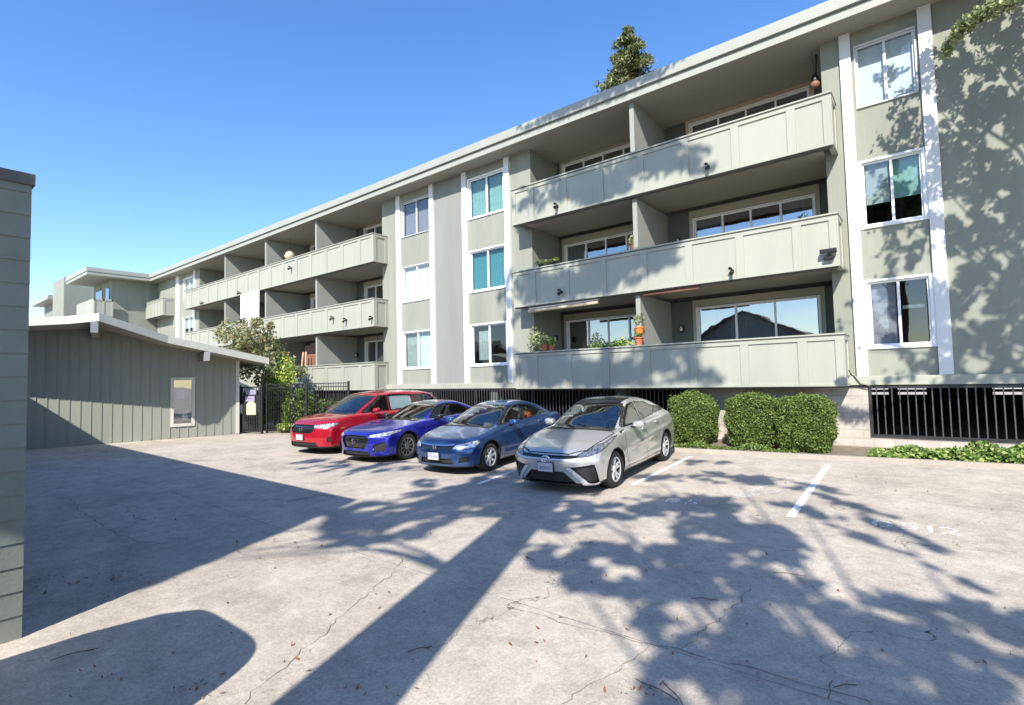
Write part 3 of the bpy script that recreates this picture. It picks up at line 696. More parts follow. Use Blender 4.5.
# local frame: x along wall (u), y = -outward (into the building), z up
UR = 6.5
PROW = []          # front roof edge: a pointed prow, (u, overhang, z)
for px_, py_, o_ in ((-75, 331, 1.5), (66, 324, 2.15), (99, 321, 2.75), (168, 343, 1.75), (268, 364, .95)):
    u_, z_ = onwall(px_, py_, o_, SA, sn, sdr); PROW.append((u_, o_, z_+2.0))
UP, ZP = PROW[2][0], PROW[2][2]-2
def zr(u): return float(np.interp(u, [p[0] for p in PROW], [p[2] for p in PROW])) if u > PROW[0][0] else PROW[0][2]+.1*(u-PROW[0][0])
def oh(u): return float(np.interp(u, [p[0] for p in PROW], [p[1] for p in PROW]))
def build_shed():
    # wall with window hole
    w0, wz0 = onwall(173.5, 424, 0, SA, sn, sdr); w1, _ = onwall(191.5, 424, 0, SA, sn, sdr); _, wz1 = onwall(191.5, 380, 0, SA, sn, sdr)
    wz0 += 2; wz1 += 2
    m = MB(); us = sorted([-9, -6, -3, UP, 0, w0, w1, UR])
    for a, b in zip(us[:-1], us[1:]):
        if abs(a-w0) < 1e-6:
            m.quad((a, 0, -.3), (b, 0, -.3), (b, 0, wz0), (a, 0, wz0)); m.quad((a, 0, wz1), (b, 0, wz1), (b, 0, zr(b)), (a, 0, zr(a)))
        else: m.quad((a, 0, -.3), (b, 0, -.3), (b, 0, zr(b)), (a, 0, zr(a)))
    m.quad((UR, 0, -.3), (UR, 9, -.3), (UR, 9, zr(UR)), (UR, 0, zr(UR))); m.quad((-9, 9, -.3), (UR, 9, -.3), (UR, 9, zr(UR)), (-9, 9, 1.0))
    m.build('wall', M['shed'], SH, fixn=False)
    m = MB(); u = -8.8
    while u < UR-.1:
        if not (w0-.12 < u < w1+.12): m.box(u-.022, u+.022, -.02, -.001, .02, zr(u)-.01)
        else: m.box(u-.022, u+.022, -.02, -.001, .02, wz0-.12); m.box(u-.022, u+.022, -.02, -.001, wz1+.12, zr(u)-.01)
        u += .30
    m.build('battens', M['shed'], SH)
    m = MB(); m.box(UR-.10, UR+.03, -.05, .1, .0, zr(UR)-.01); m.build('corner_board', M['shedtrim'], SH)
    m = MB(); t = .11
    m.box(w0-t, w0, -.04, .03, wz0-t, wz1+t); m.box(w1, w1+t, -.04, .03, wz0-t, wz1+t); m.box(w0, w1, -.04, .03, wz1, wz1+t); m.box(w0, w1, -.055, .03, wz0-t, wz0)
    f = m.build('window', M['shedtrim'], SH)
    m = MB(); m.quad((w0, .02, wz0), (w1, .02, wz0), (w1, .02, wz1), (w0, .02, wz1)); m.build('pane', M['glass_dk'], f, fixn=False)
    m = MB(); c = (w0+w1)/2
    m.quad((w0+.10, .05, wz0+.95), (w0+.36, .05, wz0+.95), (w0+.36, .05, wz0+1.3), (w0+.10, .05, wz0+1.3)); m.quad((w0+.3, .052, wz0+.12), (w1-.12, .052, wz0+.12), (w1-.12, .052, wz0+.5), (w0+.3, .052, wz0+.5))
    m.build('notice', M['paper'], f, fixn=False)
    m = MB(); m.quad((w0, .3, wz0), (w1, .3, wz0), (w1, .3, wz1), (w0, .3, wz1)); m.build('dark_backing', M['dark'], f, fixn=False)  # plain dark sheet closing the window behind the pane
    th = .24; bk = 9.5
    for ps, nm in ((PROW[:3], 'roof'), (PROW[2:], 'roof')):
        r_ = MB(); f_ = MB(); so2 = MB()
        for (a, oa, za), (b, ob, zb) in zip(ps[:-1], ps[1:]):
            q = lambda u, o, z: (u, -o, z)
            A_, B_ = (a, oa-.03, za), (b, ob-.03, zb)
            r_.quad(q(a, oa-.03, za+th), q(b, ob-.03, zb+th), (b, bk, zb+th), (a, bk, za+th)); r_.quad(q(a, oa-.03, za+.012), q(b, ob-.03, zb+.012), (b, bk, zb+.012), (a, bk, za+.012))
            r_.quad((a, bk, za+.012), (b, bk, zb+.012), (b, bk, zb+th), (a, bk, za+th))
            f_.v += [q(a, oa, za), q(b, ob, zb), q(b, ob, zb+th+.02), q(a, oa, za+th+.02), q(a, oa-.029, za), q(b, ob-.029, zb), q(b, ob-.029, zb+th+.02), q(a, oa-.029, za+th+.02)]
            k = len(f_.v)-8
            for fc in ((0, 1, 2, 3), (4, 5, 6, 7), (0, 1, 5, 4), (3, 2, 6, 7), (0, 3, 7, 4), (1, 2, 6, 5)): f_.f.append(tuple(k+z for z in fc)); f_.mi.append(0)
            so2.quad(q(a, oa-.035, za), q(b, ob-.035, zb), (b, bk, zb), (a, bk, za))
        r_.build(nm, M['shingle'], SH, fixn=False); f_.build('fascia_board', M['shedtrim'], SH); so2.build('soffit', M['soffit'], SH, fixn=False)
    ue, oe, ze = PROW[-1]
    m = MB(); m.prism([(ue, ze), (ue+.03, ze), (ue+.03, ze+th), (ue, ze+th)], -oe-.01, bk, lambda u, v, w: (u, w, v)); m.build('eave_board', M['shedtrim'], SH)
    u2 = onwall(207, 355, 1.4, SA, sn, sdr)[0]
    for uu, ho in ((UP-.12, -.05), (u2, -.05)):
        z = min(zr(uu-.09), zr(uu+.09)); h = .34; OH = oh(uu)-.1+.12
        m = MB(); m.prism([(-OH-.0, z), (-OH+.2, z-h), (2, z-h), (2, z)], uu-.09, uu+.09, lambda y, zz, w: (w, y, zz)); m.build('beam', M['shed'], SH)
        m = MB(); m.prism([(-OH-.012, z+.0), (-OH+.188, z-h-.0), (-OH+.198, z-h), (-OH-.002, z)], uu-.10, uu+.10, lambda y, zz, w: (w, y, zz)); m.build('beam_end', M['white'], SH)
build_shed()

# ------------------------------------------------------------------ near building at the left frame edge
NB = gnd(21.5, 637.5); top = at(27, 184, 'X', float(NB[0]))
NH = float(top[2]-NB[2])
NE = empty('near_outbuilding', (float(NB[0]), float(NB[1]), float(NB[2])), 0, 'grey lap sided wall end of the outbuilding at the left edge', 'building')
def build_near():
    m = MB(); y1 = 0
    m.box(-17, -.02, -7, y1-.02, -.1, NH+.1); m.build('wall', M['dark'], NE)
    m = MB(); z = 0; k = 0
    while z < NH:
        h = .205; z2 = min(z+h, NH)
        m.poly([(-.019, -7, z-.01), (-.019, y1+.0, z-.01), (-.001, y1, z2), (-.001, -7, z2)])
        m.prism([(-.019, z-.01), (.014, z-.008), (.002, z2), (-.019, z2)], -7, y1, lambda x, zz, w: (x, w, zz))
        z += h
    o = m.build('lap_siding', M['lap'], NE)
    m = MB()
    m.prism([(-17, .1), (-.0, .1), (0, NH), (-17, NH+.35)], -.02, -.001, lambda x, zz, w: (x, w, zz)); m.build('end_wall', M['lap'], NE)
    m = MB(); m.box(-17, .02, -7.3, .012, NH+.0, NH+.05); m.build('soffit', M['soffit'], NE)
    m = MB(); m.box(.02, .035, -7.3, .02, NH-.01, NH+.09); m.box(-17, .02, .012, .02, NH-.01, NH+.09); m.build('fascia_board', M['flash'], NE)
    m = MB(); m.box(-17, .02, -7.3, .012, NH+.05, NH+.085); m.build('roof', M['shingle'], NE)
build_near()

# ------------------------------------------------------------------ gate and fence
G0 = at(239.5, 433.5, 'Z', -2.02); G1 = at(267, 433.2, 'Z', -2.02); FE = at(346, 434.6, 'Z', -2.02)
gd = (FE-G0)[:2]; gl_ = np.linalg.norm(gd); ga = math.atan2(gd[1], gd[0])
gw = float(np.linalg.norm((G1-G0)[:2]))
def build_gate():
    E = empty('pedestrian_gate', (G0[0], G0[1], -2.02), ga, 'black steel pedestrian gate with three notices beside the shed corner', 'gate')
    H = 2.0
    m = MB()
    for x in (.02, gw-.08): m.box(x-.04, x+.04, -.04, .04, 0, H+.02)
    m.build('post', M['black'], E)
    m = MB(); a, b = .09, gw-.15
    m.box(a, b, -.022, .022, H-.10, H-.05); m.box(a, b, -.022, .022, .06, .12); m.box(a, a+.05, -.023, .023, .06, H-.05); m.box(b-.05, b, -.023, .023, .06, H-.05)
    m.box(a+.05, b-.05, -.005, .003, .90, H-.42); m.build('frame', M['black'], E)
    m = MB(); n = int((b-a)/.085)
    for k in range(1, n): x = a+(b-a)*k/n; m.box(x-.009, x+.009, -.03, -.012, .12, H-.1)
    m.build('pickets', M['bar'], E)
    m = MB(); m.box(a-.005, a+.085, -.07, -.03, .85, 1.22); m.build('lock_box', M['alu'], E)
    return E, a, b, H
GE, ga0, ga1, GH = build_gate()
signm = mat('lilac_notice', (.30, .28, .40), .5, .04, 5); creamm = mat('cream_notice', (.46, .48, .33), .5, .04, 5); inkm = mat('notice_ink', (.16, .13, .30), .6, .1, 5)
def notice(name, x0, x1, z0, z1, m_, label, lines=None, arch=False):
    E = empty(name, tuple(GE.matrix_local @ Vector(((x0+x1)/2, -.05, z0)) if False else (G0[0]+math.cos(ga)*(x0+x1)/2+math.sin(ga)*.05, G0[1]+math.sin(ga)*(x0+x1)/2-math.cos(ga)*.05, -2.02+z0)), ga, label, 'sign', 'notices fixed on the gate')
    w = (x1-x0)/2; h = z1-z0
    prof = [(-w, 0), (w, 0), (w, h)] + ([(w*.6, h+.10), (0, h+.13), (-w*.6, h+.10)] if arch else []) + [(-w, h)]
    m = MB(); m.prism(prof, -.006, .006, lambda u, v, q: (u, q, v)); m.build('plate', m_, E)
    if lines:
        t = text_mesh(lines, h*.32, 'lettering', inkm, (0, -.009, h/2), (R(90), 0, 0), E)
gm = (ga0+ga1)/2
notice('gate_notice', gm-.20, gm+.30, 1.62, 1.82, signm, 'upper small lilac notice on the black gate', 'NO PARKING')
notice('gate_notice', gm-.24, gm+.24, 1.34, 1.56, signm, 'lower small lilac notice on the black gate', 'PRIVATE')
notice('gate_notice', gm-.18, gm+.30, .78, 1.22, creamm, 'large cream arched notice below the lilac ones on the gate', None, True)
def build_fence():
    L = gl_-gw
    E = empty('picket_fence', (G1[0], G1[1], -2.02), ga, 'black steel picket fence between the gate and the balconies', 'fence')
    m = MB(); H = 2.02
    for z in (.12, H-.16, H-.02): m.box(0, L, -.02, .02, z, z+.035)
    m.build('rail', M['black'], E)
    n = max(1, round(L/2.0))
    for k in range(n+1):
        m = MB(); x = L*k/n; m.box(x-.035, x+.035, -.035, .035, 0, H+.04); m.box(x-.045, x+.045, -.045, .045, H+.04, H+.06); m.build('post', M['black'], E)
    m = MB(); n = int(L/.115)
    for k in range(1, n): x = L*k/n; m.box(x-.009, x+.009, -.009, .009, .03, H)
    m.build('pickets', M['black'], E)
build_fence()

# ------------------------------------------------------------------ foliage things
def hedge(name, c, dims, rz, label, mleaf='hedge', n=22000, size=.030, cat='hedge', group='clipped hedges in the planting bed', ex=4.):
    E = empty(name, c, rz, label, cat, group)
    a, b, h = dims[0]/2, dims[1]/2, dims[2]
    def shell(n, k0, k1):
        d = rng.normal(size=(n, 3)); d /= np.linalg.norm(d, axis=1)[:, None]
        r = (np.abs(d/np.array([1, 1, 1]))**ex).sum(1)**(-1/ex)      # superellipsoid
        q = d*r[:, None]; bump = 1+.05*np.sin(q[:, 0]*7+c[0]*3)*np.cos(q[:, 1]*6+c[0])+.045*np.sin(q[:, 2]*8+c[1]*9+q[:, 0]*5)
        q *= (rng.uniform(k0, k1, n)*bump)[:, None]
        q = q*np.array([a, b, h/2]); q[:, 2] += h/2
        # narrower toward the foot
        f = 1-.12*(1-np.clip(q[:, 2]/h/.5, 0, 1)); q[:, 0] *= f; q[:, 1] *= f
        return q
    leaves('foliage', np.concatenate([shell(n, .90, 1.03), shell(n//30, 1.0, 1.12)]), size, M[mleaf], E, aspect=1.5)
    # inner mass: dark twiggy body
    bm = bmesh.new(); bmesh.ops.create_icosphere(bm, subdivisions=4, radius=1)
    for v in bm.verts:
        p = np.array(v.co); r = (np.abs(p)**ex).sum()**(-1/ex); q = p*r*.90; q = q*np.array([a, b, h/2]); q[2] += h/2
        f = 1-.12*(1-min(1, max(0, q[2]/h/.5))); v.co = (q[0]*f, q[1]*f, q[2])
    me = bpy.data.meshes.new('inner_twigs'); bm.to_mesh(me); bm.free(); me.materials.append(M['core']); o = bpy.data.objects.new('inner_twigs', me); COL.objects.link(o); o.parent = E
    return E
def hx(px, y=13.7): return float(at(px, 440, 'Y', y)[0])
def hedge_px(x0, x1, ytop, ybot, y, d, label, **k):
    a, b = hx(x0, y), hx(x1, y); zt = float(at((x0+x1)/2, ytop, 'Y', y-d/2)[2])
    hedge('hedge', ((a+b)/2, y, -1.84), (b-a, d, zt+1.84), .03, label, **k)
hedge_px(674, 716, 395, 447, 14.0, 1.0, 'narrow square clipped hedge beside the silver sedan')
hedge_px(730, 780, 396, 452, 13.95, 1.0, 'middle rounded clipped hedge of the three in the bed')
hedge_px(777, 836, 398, 455, 13.85, 1.0, 'widest clipped hedge at the right end of the row', n=26000)
# weeds along hedge foot
def ground_leaves(name, pxr, n, size, hgt, mleaf, label, cat=None, kind='stuff'):
    x0, x1, ya, yb = pxr
    P = []
    xs = rng.uniform(x0, x1, n)
    yy = rng.random(n); Y = np.array([ya(x) for x in xs])*(1-yy)+np.array([yb(x) for x in xs])*yy
    hh = hgt(xs, yy)*rng.random(n)**.6
    P = np.stack([xs, Y, -1.82+hh], 1)
    return tag(leaves(name, P, size, M[mleaf], aspect=1.25, up=(0, 0, 1), upw=.35), label, cat, kind=kind)
ground_leaves('ivy_ground_cover', (float(at(868, 455, 'Y', 13.6)[0]), 12, lambda x: kerb_y(x)+.13, lambda x: 14.5), 20000, .065,
              lambda xs, yy: (.13+.30*np.clip((xs+1.2)/2, 0, 1))*(.55+.45*np.sin(xs*3.1)*np.sin(xs*7.3+yy*4))*np.clip(1.25-yy*.5, .3, 1), 'ivy', 'leafy green ivy bed along the kerb below the garage grille')
ground_leaves('weeds', (float(at(660, 455, 'Y', 13.6)[0]), float(at(800, 455, 'Y', 13.6)[0]), lambda x: kerb_y(x)+.15, lambda x: kerb_y(x)+.55), 1500, .05,
              lambda xs, yy: .05+.12*np.clip(np.sin(xs*5), 0, 1), 'hedge', 'low weeds at the foot of the hedges')
bp_ = at(286, 432, 'Z', -2.0)
def bush(name, c, r, n, size, mleaf, label, cat='bush', group=None, shell=.55, stems=5):
    E = empty(name, c, 0, label, cat, group)
    P = []
    k = 14
    for i in range(k):
        d = rng.normal(size=3); d /= np.linalg.norm(d); cc = np.array([0, 0, r[2]])+d*np.array(r)*.55
        P.append(blob_pts(cc, np.array(r)*.5, n//k, .35))
    P = np.concatenate(P); P[:, 2] = np.maximum(P[:, 2], .03)
    leaves('foliage', P, size, M[mleaf], E)
    m = MB()
    for i in range(stems):
        a = i*2*math.pi/stems; m.tube([(0, 0, 0), (math.cos(a)*r[0]*.3, math.sin(a)*r[1]*.3, r[2]*.7), (math.cos(a)*r[0]*.5, math.sin(a)*r[1]*.5, r[2]*1.3)], [.025, .018, .008], 5)
    m.build('stem', M['bark'], E)
    return E
bush('flowering_plant', (float(bp_[0]), float(bp_[1]), -2.0), (.55, .35, .19), 1500, .07, 'lime', 'low lime green plant in front of the fence by the red minivan', 'plant')
def fpt(px, dist, z=-2.0):      # point dist metres behind the fence line along the view ray
    r = ray(px, 430)[:2]; nf = np.array([-math.sin(ga), math.cos(ga)]); t = float(((G0[:2]@nf)+dist)/(r@nf)); return (float(r[0]*t), float(r[1]*t), z)
p = fpt(297, 1.2); bush('garden_bush', p, (1.0, .8, .95), 5000, .07, 'hedge', 'rounded green bush behind the black picket fence')
p = fpt(262, 1.5); bush('garden_bush', p, (1.0, .8, .9), 3500, .07, 'oak', 'dark shrub behind the gate and fence post')
p = fpt(303, 2.2); bush('agave_bush', p, (.8, .6, 1.15), 1800, .10, 'bluish', 'blue grey spiky shrub above the picket fence', shell=.3)
p = fpt(326, 1.9); bush('garden_bush', p, (.9, .6, .7), 2500, .07, 'oak', 'dark low shrub behind the fence nearest the balconies')
p = fpt(281, 2.6); bush('garden_bush', p, (1.3, .7, 1.75), 4500, .08, 'lime', 'tall yellow green shrub below the far balconies')
# solar bollard light in front of fence
q = at(290, 430, 'Z', -2.0); E = empty('path_light', (float(q[0])+.1, float(q[1])-.1, -2.0), 0, 'small post light with round head in front of the fence', 'light')
m = MB(); m.lathe([(.03, 0), (.03, .45)], n=8, cap=True); m.build('post', M['black'], E)
m = MB(); m.lathe([(.03, .45), (.09, .5), (.10, .58), (.06, .66), (.01, .69)], n=12, cap=True); m.build('head', M['lampglass'], E, smooth=True)

def tree_branches(m, base, top, r0, targets, trunk_bend=.3, seed=1):
    rr = random.Random(seed); base, top = Vector(base), Vector(top)
    N = 9; pts = []; rad = []
    for k in range(N+1):
        t = k/N; p = base.lerp(top, t)+Vector((math.sin(t*3.1+seed)*trunk_bend*t, math.cos(t*2.3+seed)*trunk_bend*t, 0)); pts.append(p); rad.append(r0*(1-.72*t)+(.25*r0 if k == 0 else 0))
    m.tube(pts, rad, 14)
    for c in targets:
        c = Vector(tuple(float(x) for x in c))
        # start at a trunk point below the target
        best = min(range(2, N+1), key=lambda k: abs(pts[k].z-(c.z-(c-pts[k]).length*.35)))
        s = pts[best]; mid = s.lerp(c, .5)+Vector((rr.uniform(-.3, .3), rr.uniform(-.3, .3), .12*(c-s).length))
        rb = min(rad[best]*.6, .012+.006*(c-s).length)
        m.tube([s, s.lerp(mid, .5)+Vector((0, 0, .1)), mid, mid.lerp(c, .6), c], [rb, rb*.8, rb*.6, rb*.35, rb*.12], 6)
# crape myrtle like tree behind the shed roof
def myrtle():
    c = fpt(262, 1.9); base = Vector(c); E = empty('garden_tree', c, 0, 'small green and rust tinted tree rising behind the shed roof', 'tree')
    P = []; T = []
    D = float(np.hypot(c[0], c[1]))
    for px, py, r in ((222, 334, .55), (232, 330, .7), (243, 338, .8), (256, 333, .8), (268, 338, .7), (275, 352, .8), (262, 358, .9), (248, 352, .8), (286, 360, .6), (283, 376, .55), (262, 378, .6), (246, 372, .5), (300, 372, .4), (236, 345, .7), (256, 322, .35), (243, 322, .3), (270, 326, .3)):
        r_ = ray(px, py); t = D/np.hypot(r_[0], r_[1]); w = r_*t*(1+rng.uniform(-.02, .04)); q = w-np.array(c); T.append(q); P.append(blob_pts(q, (r*.8, r*.8, r*.8), int(190*r/.6), .1))
    leaves('crown', np.concatenate(P), .085, M['myrtle'], E, aspect=2.0)
    m = MB(); tree_branches(m, (0, 0, 0), (0, 0, 2.6), .09, T, .15, 3); m.build('trunk', M['bark'], E, smooth=True)
myrtle()

# ------------------------------------------------------------------ conifer beyond the roof
def conifer(px, pytop, pybase_w, Y, label, hw, seed=3, n=9000):
    top = at(px, pytop, 'Y', Y); X = float(top[0]); zt = float(top[2]); base = -2.; H = zt-base
    E = empty('conifer_tree', (X, Y, base), 0, label, 'tree', 'conifers beyond the roof')
    P = []; T = []; rr = np.random.default_rng(seed)
    lo = H*.45
    for k in range(230):
        t = rr.random()**.75; z = H-.2-(H-lo)*t; w = hw*(t**.72)*rr.uniform(.5, 1.1)+.12; a = rr.uniform(0, 6.28)
        L = w; tip = np.array([math.cos(a)*L, math.sin(a)*L, z-.10*L]); T.append(tip)
        m_ = int(110+200*t)
        s = rr.random(m_)[:, None]**.7
        q = np.array([0, 0, z+.15*L])*(1-s)+tip*s+rr.normal(size=(m_, 3))*np.array([.26, .26, .26])*(.35+.9*t)
        P.append(q)
    leaves('crown', np.concatenate(P), .095, M['conifer'], E, aspect=2.8)
    m = MB(); m.tube([(0, 0, 0), (.1, 0, H*.5), (0, 0, H-.3)], [.45, .25, .03], 8)
    for tp in T[::3]: m.tube([(0, 0, tp[2]+.15), tuple(tp)], [.05, .015], 5)
    m.build('trunk', M['bark'], E)
conifer(627, 26, 95, 33, 'tall dark green and brown conifer rising above the roofline', 5.4)
conifer(662, 64, 95, 36, 'tip of a second conifer just above the roofline', 1.4, 9)

# ------------------------------------------------------------------ plants and things on the balconies
def pot(parent, r, h, m_, z0=0):
    m = MB(); m.lathe([(r*.68, z0), (r*.95, z0+h*.86), (r*1.08, z0+h*.86), (r*1.08, z0+h), (r*.92, z0+h), (r*.85, z0+h*.88), (.01, z0+h*.86)], n=18, cap=False); return m.build('pot', m_, parent, smooth=False)
def potted(px, py, Y, r, h, fol, n, mleaf, mpot, label, ls=.05, rest=None):
    q = at(px, py, 'Y', Y); z = float(q[2]) if rest is None else rest
    E = empty('potted_plant', (float(q[0]), Y, z), 0, label, 'potted plant', 'potted plants on the balconies')
    pot(E, r, h, mpot)
    P = blob_pts((0, 0, h+fol[2]*.8), fol, n, .15); P[:, 2] = np.maximum(P[:, 2], h*.9)
    leaves('foliage', P, ls, M[mleaf], E)
    m = MB(); m.tube([(0, 0, h*.85), (.02, 0, h+fol[2]*1.2)], [.014, .006], 5); m.build('stem', M['bark'], E)
RT0, RT1, RT2 = .892, 3.712, 6.612
potted(545, 351, YB+.05, .13, .20, (.25, .12, .20), 160, 'olive', M['terracotta'], 'left terracotta pot on the lowest balcony rail', rest=RT0)
potted(552, 351, YB+.05, .10, .17, (.16, .1, .16), 110, 'hedge', M['terracotta'], 'small terracotta pot right of the first one on the lowest rail', rest=RT0)
potted(536, 352, YB+.45, .18, .55, (.34, .3, .55), 420, 'olive', M['terracotta'], 'tall pale shrub in a pot at the left end of the lowest balcony', rest=.3)
potted(541, 268, YB+.06, .10, .10, (.3, .1, .09), 160, 'olive', M['sconce'], 'low grey plant at the left end of the middle balcony rail', rest=RT1)
potted(553, 268, YB+.06, .10, .09, (.28, .1, .08), 160, 'hedge', M['sconce'], 'low green plant beside it on the middle balcony rail', rest=RT1)
potted(601, 346, YB+.4, .14, .25, (.5, .2, .22), 260, 'hedge', M['sconce'], 'wide leafy planter in the middle of the lowest balcony', rest=.5)
potted(622, 345, YB+.35, .12, .25, (.4, .2, .2), 240, 'lime', M['terracotta'], 'light green planter near the partition on the lowest balcony', rest=.58)
potted(639, 344, YB+.06, .13, .24, (.12, .1, .07), 70, 'hedge', M['terracotta'], 'rust terracotta pot beside the partition on the lowest rail', rest=RT0)
potted(634, 241, YB+.3, .15, .22, (.16, .14, .16), 170, 'olive', M['brownwood'], 'upright plant by the partition on the middle balcony', rest=3.75)
def hanging(px, py, Y, label, mp, fol):
    q = at(px, py, 'Y', Y); E = empty('hanging_plant', (float(q[0]), Y, float(q[2])), 0, label, 'hanging pot')
    pot(E, .14, .22, mp); leaves('foliage', blob_pts((0, 0, .45), fol, 180, .1), .05, M['olive'], E)
    m = MB()
    for a in (0, 2.1, 4.2): m.tube([(math.cos(a)*.13, math.sin(a)*.13, .2), (0, 0, .8)], .004, 4)
    m.build('hanger', M['sconce'], E)
hanging(639.5, 334.5, YB+.2, 'orange hanging pot with leaves left of the lowest partition', M['orange'], (.18, .14, .2))
# macrame / wind chime at top right recess
q = at(815, 84, 'Y', YB+.9); E = empty('hanging_ornament', (float(q[0]), YB+.9, float(q[2])), 0, 'small dark ornament hanging at the top right balcony', 'ornament')
m = MB(); m.lathe([(.01, -.14), (.09, -.10), (.12, 0), (.08, .05)], n=14); m.build('bowl', M['brownwood'], E, smooth=True)
m = MB(); m.lathe([(.08, .05), (.09, .15), (.05, .25), (.01, .27)], n=14); m.build('top', M['sconce'], E, smooth=True)
m = MB(); m.tube([(0, 0, .26), (-.05, 0, SOF-float(q[2])-.01)], .006, 5); m.tube([(.03, 0, .2), (.06, 0, .75)], [.02, .03], 6); m.build('cord', M['sconce'], E)
# rolled bamboo shades under the middle slab
def shade(x0, x1, z, z2, label, m_):
    E = empty('rolled_shade', ((x0+x1)/2, YB+.12, z), 0, label, 'sun shade', 'rolled sun shades under the balconies')
    L = (x1-x0)/2
    T = lambda p: p
    m = MB(); m.tube([(-L, 0, 0), (L, 0, z2-z)], .055, 12); m.build('roll', m_, E, smooth=True)
    m = MB(); m.box(-L, L, -.01, .03, .07, .11, T=lambda p: (p[0], p[1], p[2]+(z2-z)*(p[0]+L)/(2*L))); m.build('rail', M['vinyl'], E)
shade(-10.75, -8.05, 2.29, 2.31, 'long pale rolled shade above the lowest left balcony unit', M['bamboo'])
shade(-6.55, -4.9, 2.36, 2.38, 'thin brown rolled shade above the lowest right balcony unit', M['brownwood'])
# white sheet hanging on the far middle balcony
qa, qb = at(242, 292, 'Y', YB+.02), at(261, 325, 'Y', YB+.02)
m = MB(); n = 14
for k in range(n):
    xa = float(qa[0])+(float(qb[0])-float(qa[0]))*k/n; xb = float(qa[0])+(float(qb[0])-float(qa[0]))*(k+1)/n
    y = lambda x: .03*math.sin(x*9)
    m.quad((xa, YB-.07+y(xa), float(qb[2])), (xb, YB-.07+y(xb), float(qb[2])), (xb, YB-.07+y(xb)*.4, 5.34), (xa, YB-.07+y(xa)*.4, 5.34))
o = m.build('hanging_sheet', M['cloth_w'], off=(float(qa[0]), YB-.07, float(qb[2])), fixn=False); tag(o, 'white sheet hanging from the top far balcony', 'sheet')
so_ = o.modifiers.new('thickness', 'SOLIDIFY'); so_.thickness = .006
# wooden chairs / cabinet on the far lowest balcony
def folding_rack(px, label):
    q = at(px, 357, 'Y', YB+.5); z = FLOORS[0]; E = empty('wooden_rack', (float(q[0]), YB+.5, z), 0, label, 'rack')
    m = MB(); m.box(-.7, .7, .5, .55, 0, 2.3); m.build('back_panel', M['brownwood'], E)
    m = MB()
    for s in (-.28, .28): m.tube([(s, -.05, 0), (s*.45, .1, 1.95)], .05, 6)
    m.tube([(-.2, .02, .9), (.2, .02, .9)], .04, 6); m.build('frame', mat('pale_timber', (.55, .36, .24), .7, .15, 6), E)
folding_rack(303, 'pinkish timber rack against brown boards on the far lowest balcony')
# hanging basket etc. far top balcony
q = at(290, 256, 'Y', YB+.9); E = empty('hanging_basket', (float(q[0]), YB+.9, float(q[2])), 0, 'round woven basket hanging in a far top balcony', 'basket')
m = MB(); m.lathe([(.02, -.3), (.22, -.2), (.3, 0), (.2, .2), (.02, .3)], n=14); m.build('basket', M['bamboo'], E, smooth=True)
m = MB(); m.tube([(0, 0, .28), (0, 0, SOF-float(q[2])-.01)], .008, 5); m.build('cord', M['sconce'], E)
q = at(640, 236, 'Y', YB+.3)

# ------------------------------------------------------------------ debris on the concrete: fallen leaves and twigs
def debris():
    P = []; n = 260
    pxs = rng.uniform(30, 1020, n); pys = 455+rng.random(n)**1.5*245
    for a, b in zip(pxs, pys):
        if 290 < a < 690 and b < 492: continue
        g_ = gnd(a, b); P.append([g_[0], g_[1], g_[2]+.012])
    cl = [(150, 515, 16), (120, 578, 22), (70, 580, 12), (185, 690, 14), (265, 540, 10), (300, 545, 8), (640, 690, 10), (700, 448, 14), (360, 690, 6)]
    for a, b, k in cl:
        for _ in range(k):
            g_ = gnd(a+rng.normal()*14, min(704, b+rng.normal()*4)); P.append([g_[0], g_[1], g_[2]+.014])
    P = np.array(P); V, Fq = leaf_arrays(P, .016, aspect=2.6, up=(0, 0, 1), upw=.85, jit=.6)
    z0 = np.repeat(P[:, 2], 4); V[:, 2] = np.maximum(V[:, 2], z0-.008)
    tag(mesh_np('fallen_leaves', V, Fq, M['dry']), 'dry reddish leaves scattered over the concrete', kind='stuff')
    m = MB()
    for a, b, L in ((655, 690, .35), (672, 693, .3), (830, 690, .25), (845, 687, .18), (300, 500, .5), (320, 496, .3), (75, 655, .3), (140, 520, .25), (420, 650, .2), (790, 575, .3), (530, 560, .2), (705, 600, .25)):
        g_ = gnd(a, b); an = rng.uniform(0, 3.1); pts = [(g_[0]+math.cos(an)*L*(t-.5)+.008*math.sin(t*7), g_[1]+math.sin(an)*L*(t-.5), g_[2]+.012+.01*math.sin(t*5)) for t in np.linspace(0, 1, 6)]
        m.tube(pts, .0035, 5)
    tag(m.build('twigs', M['bark']), 'thin broken twigs lying on the concrete', kind='stuff')
debris()
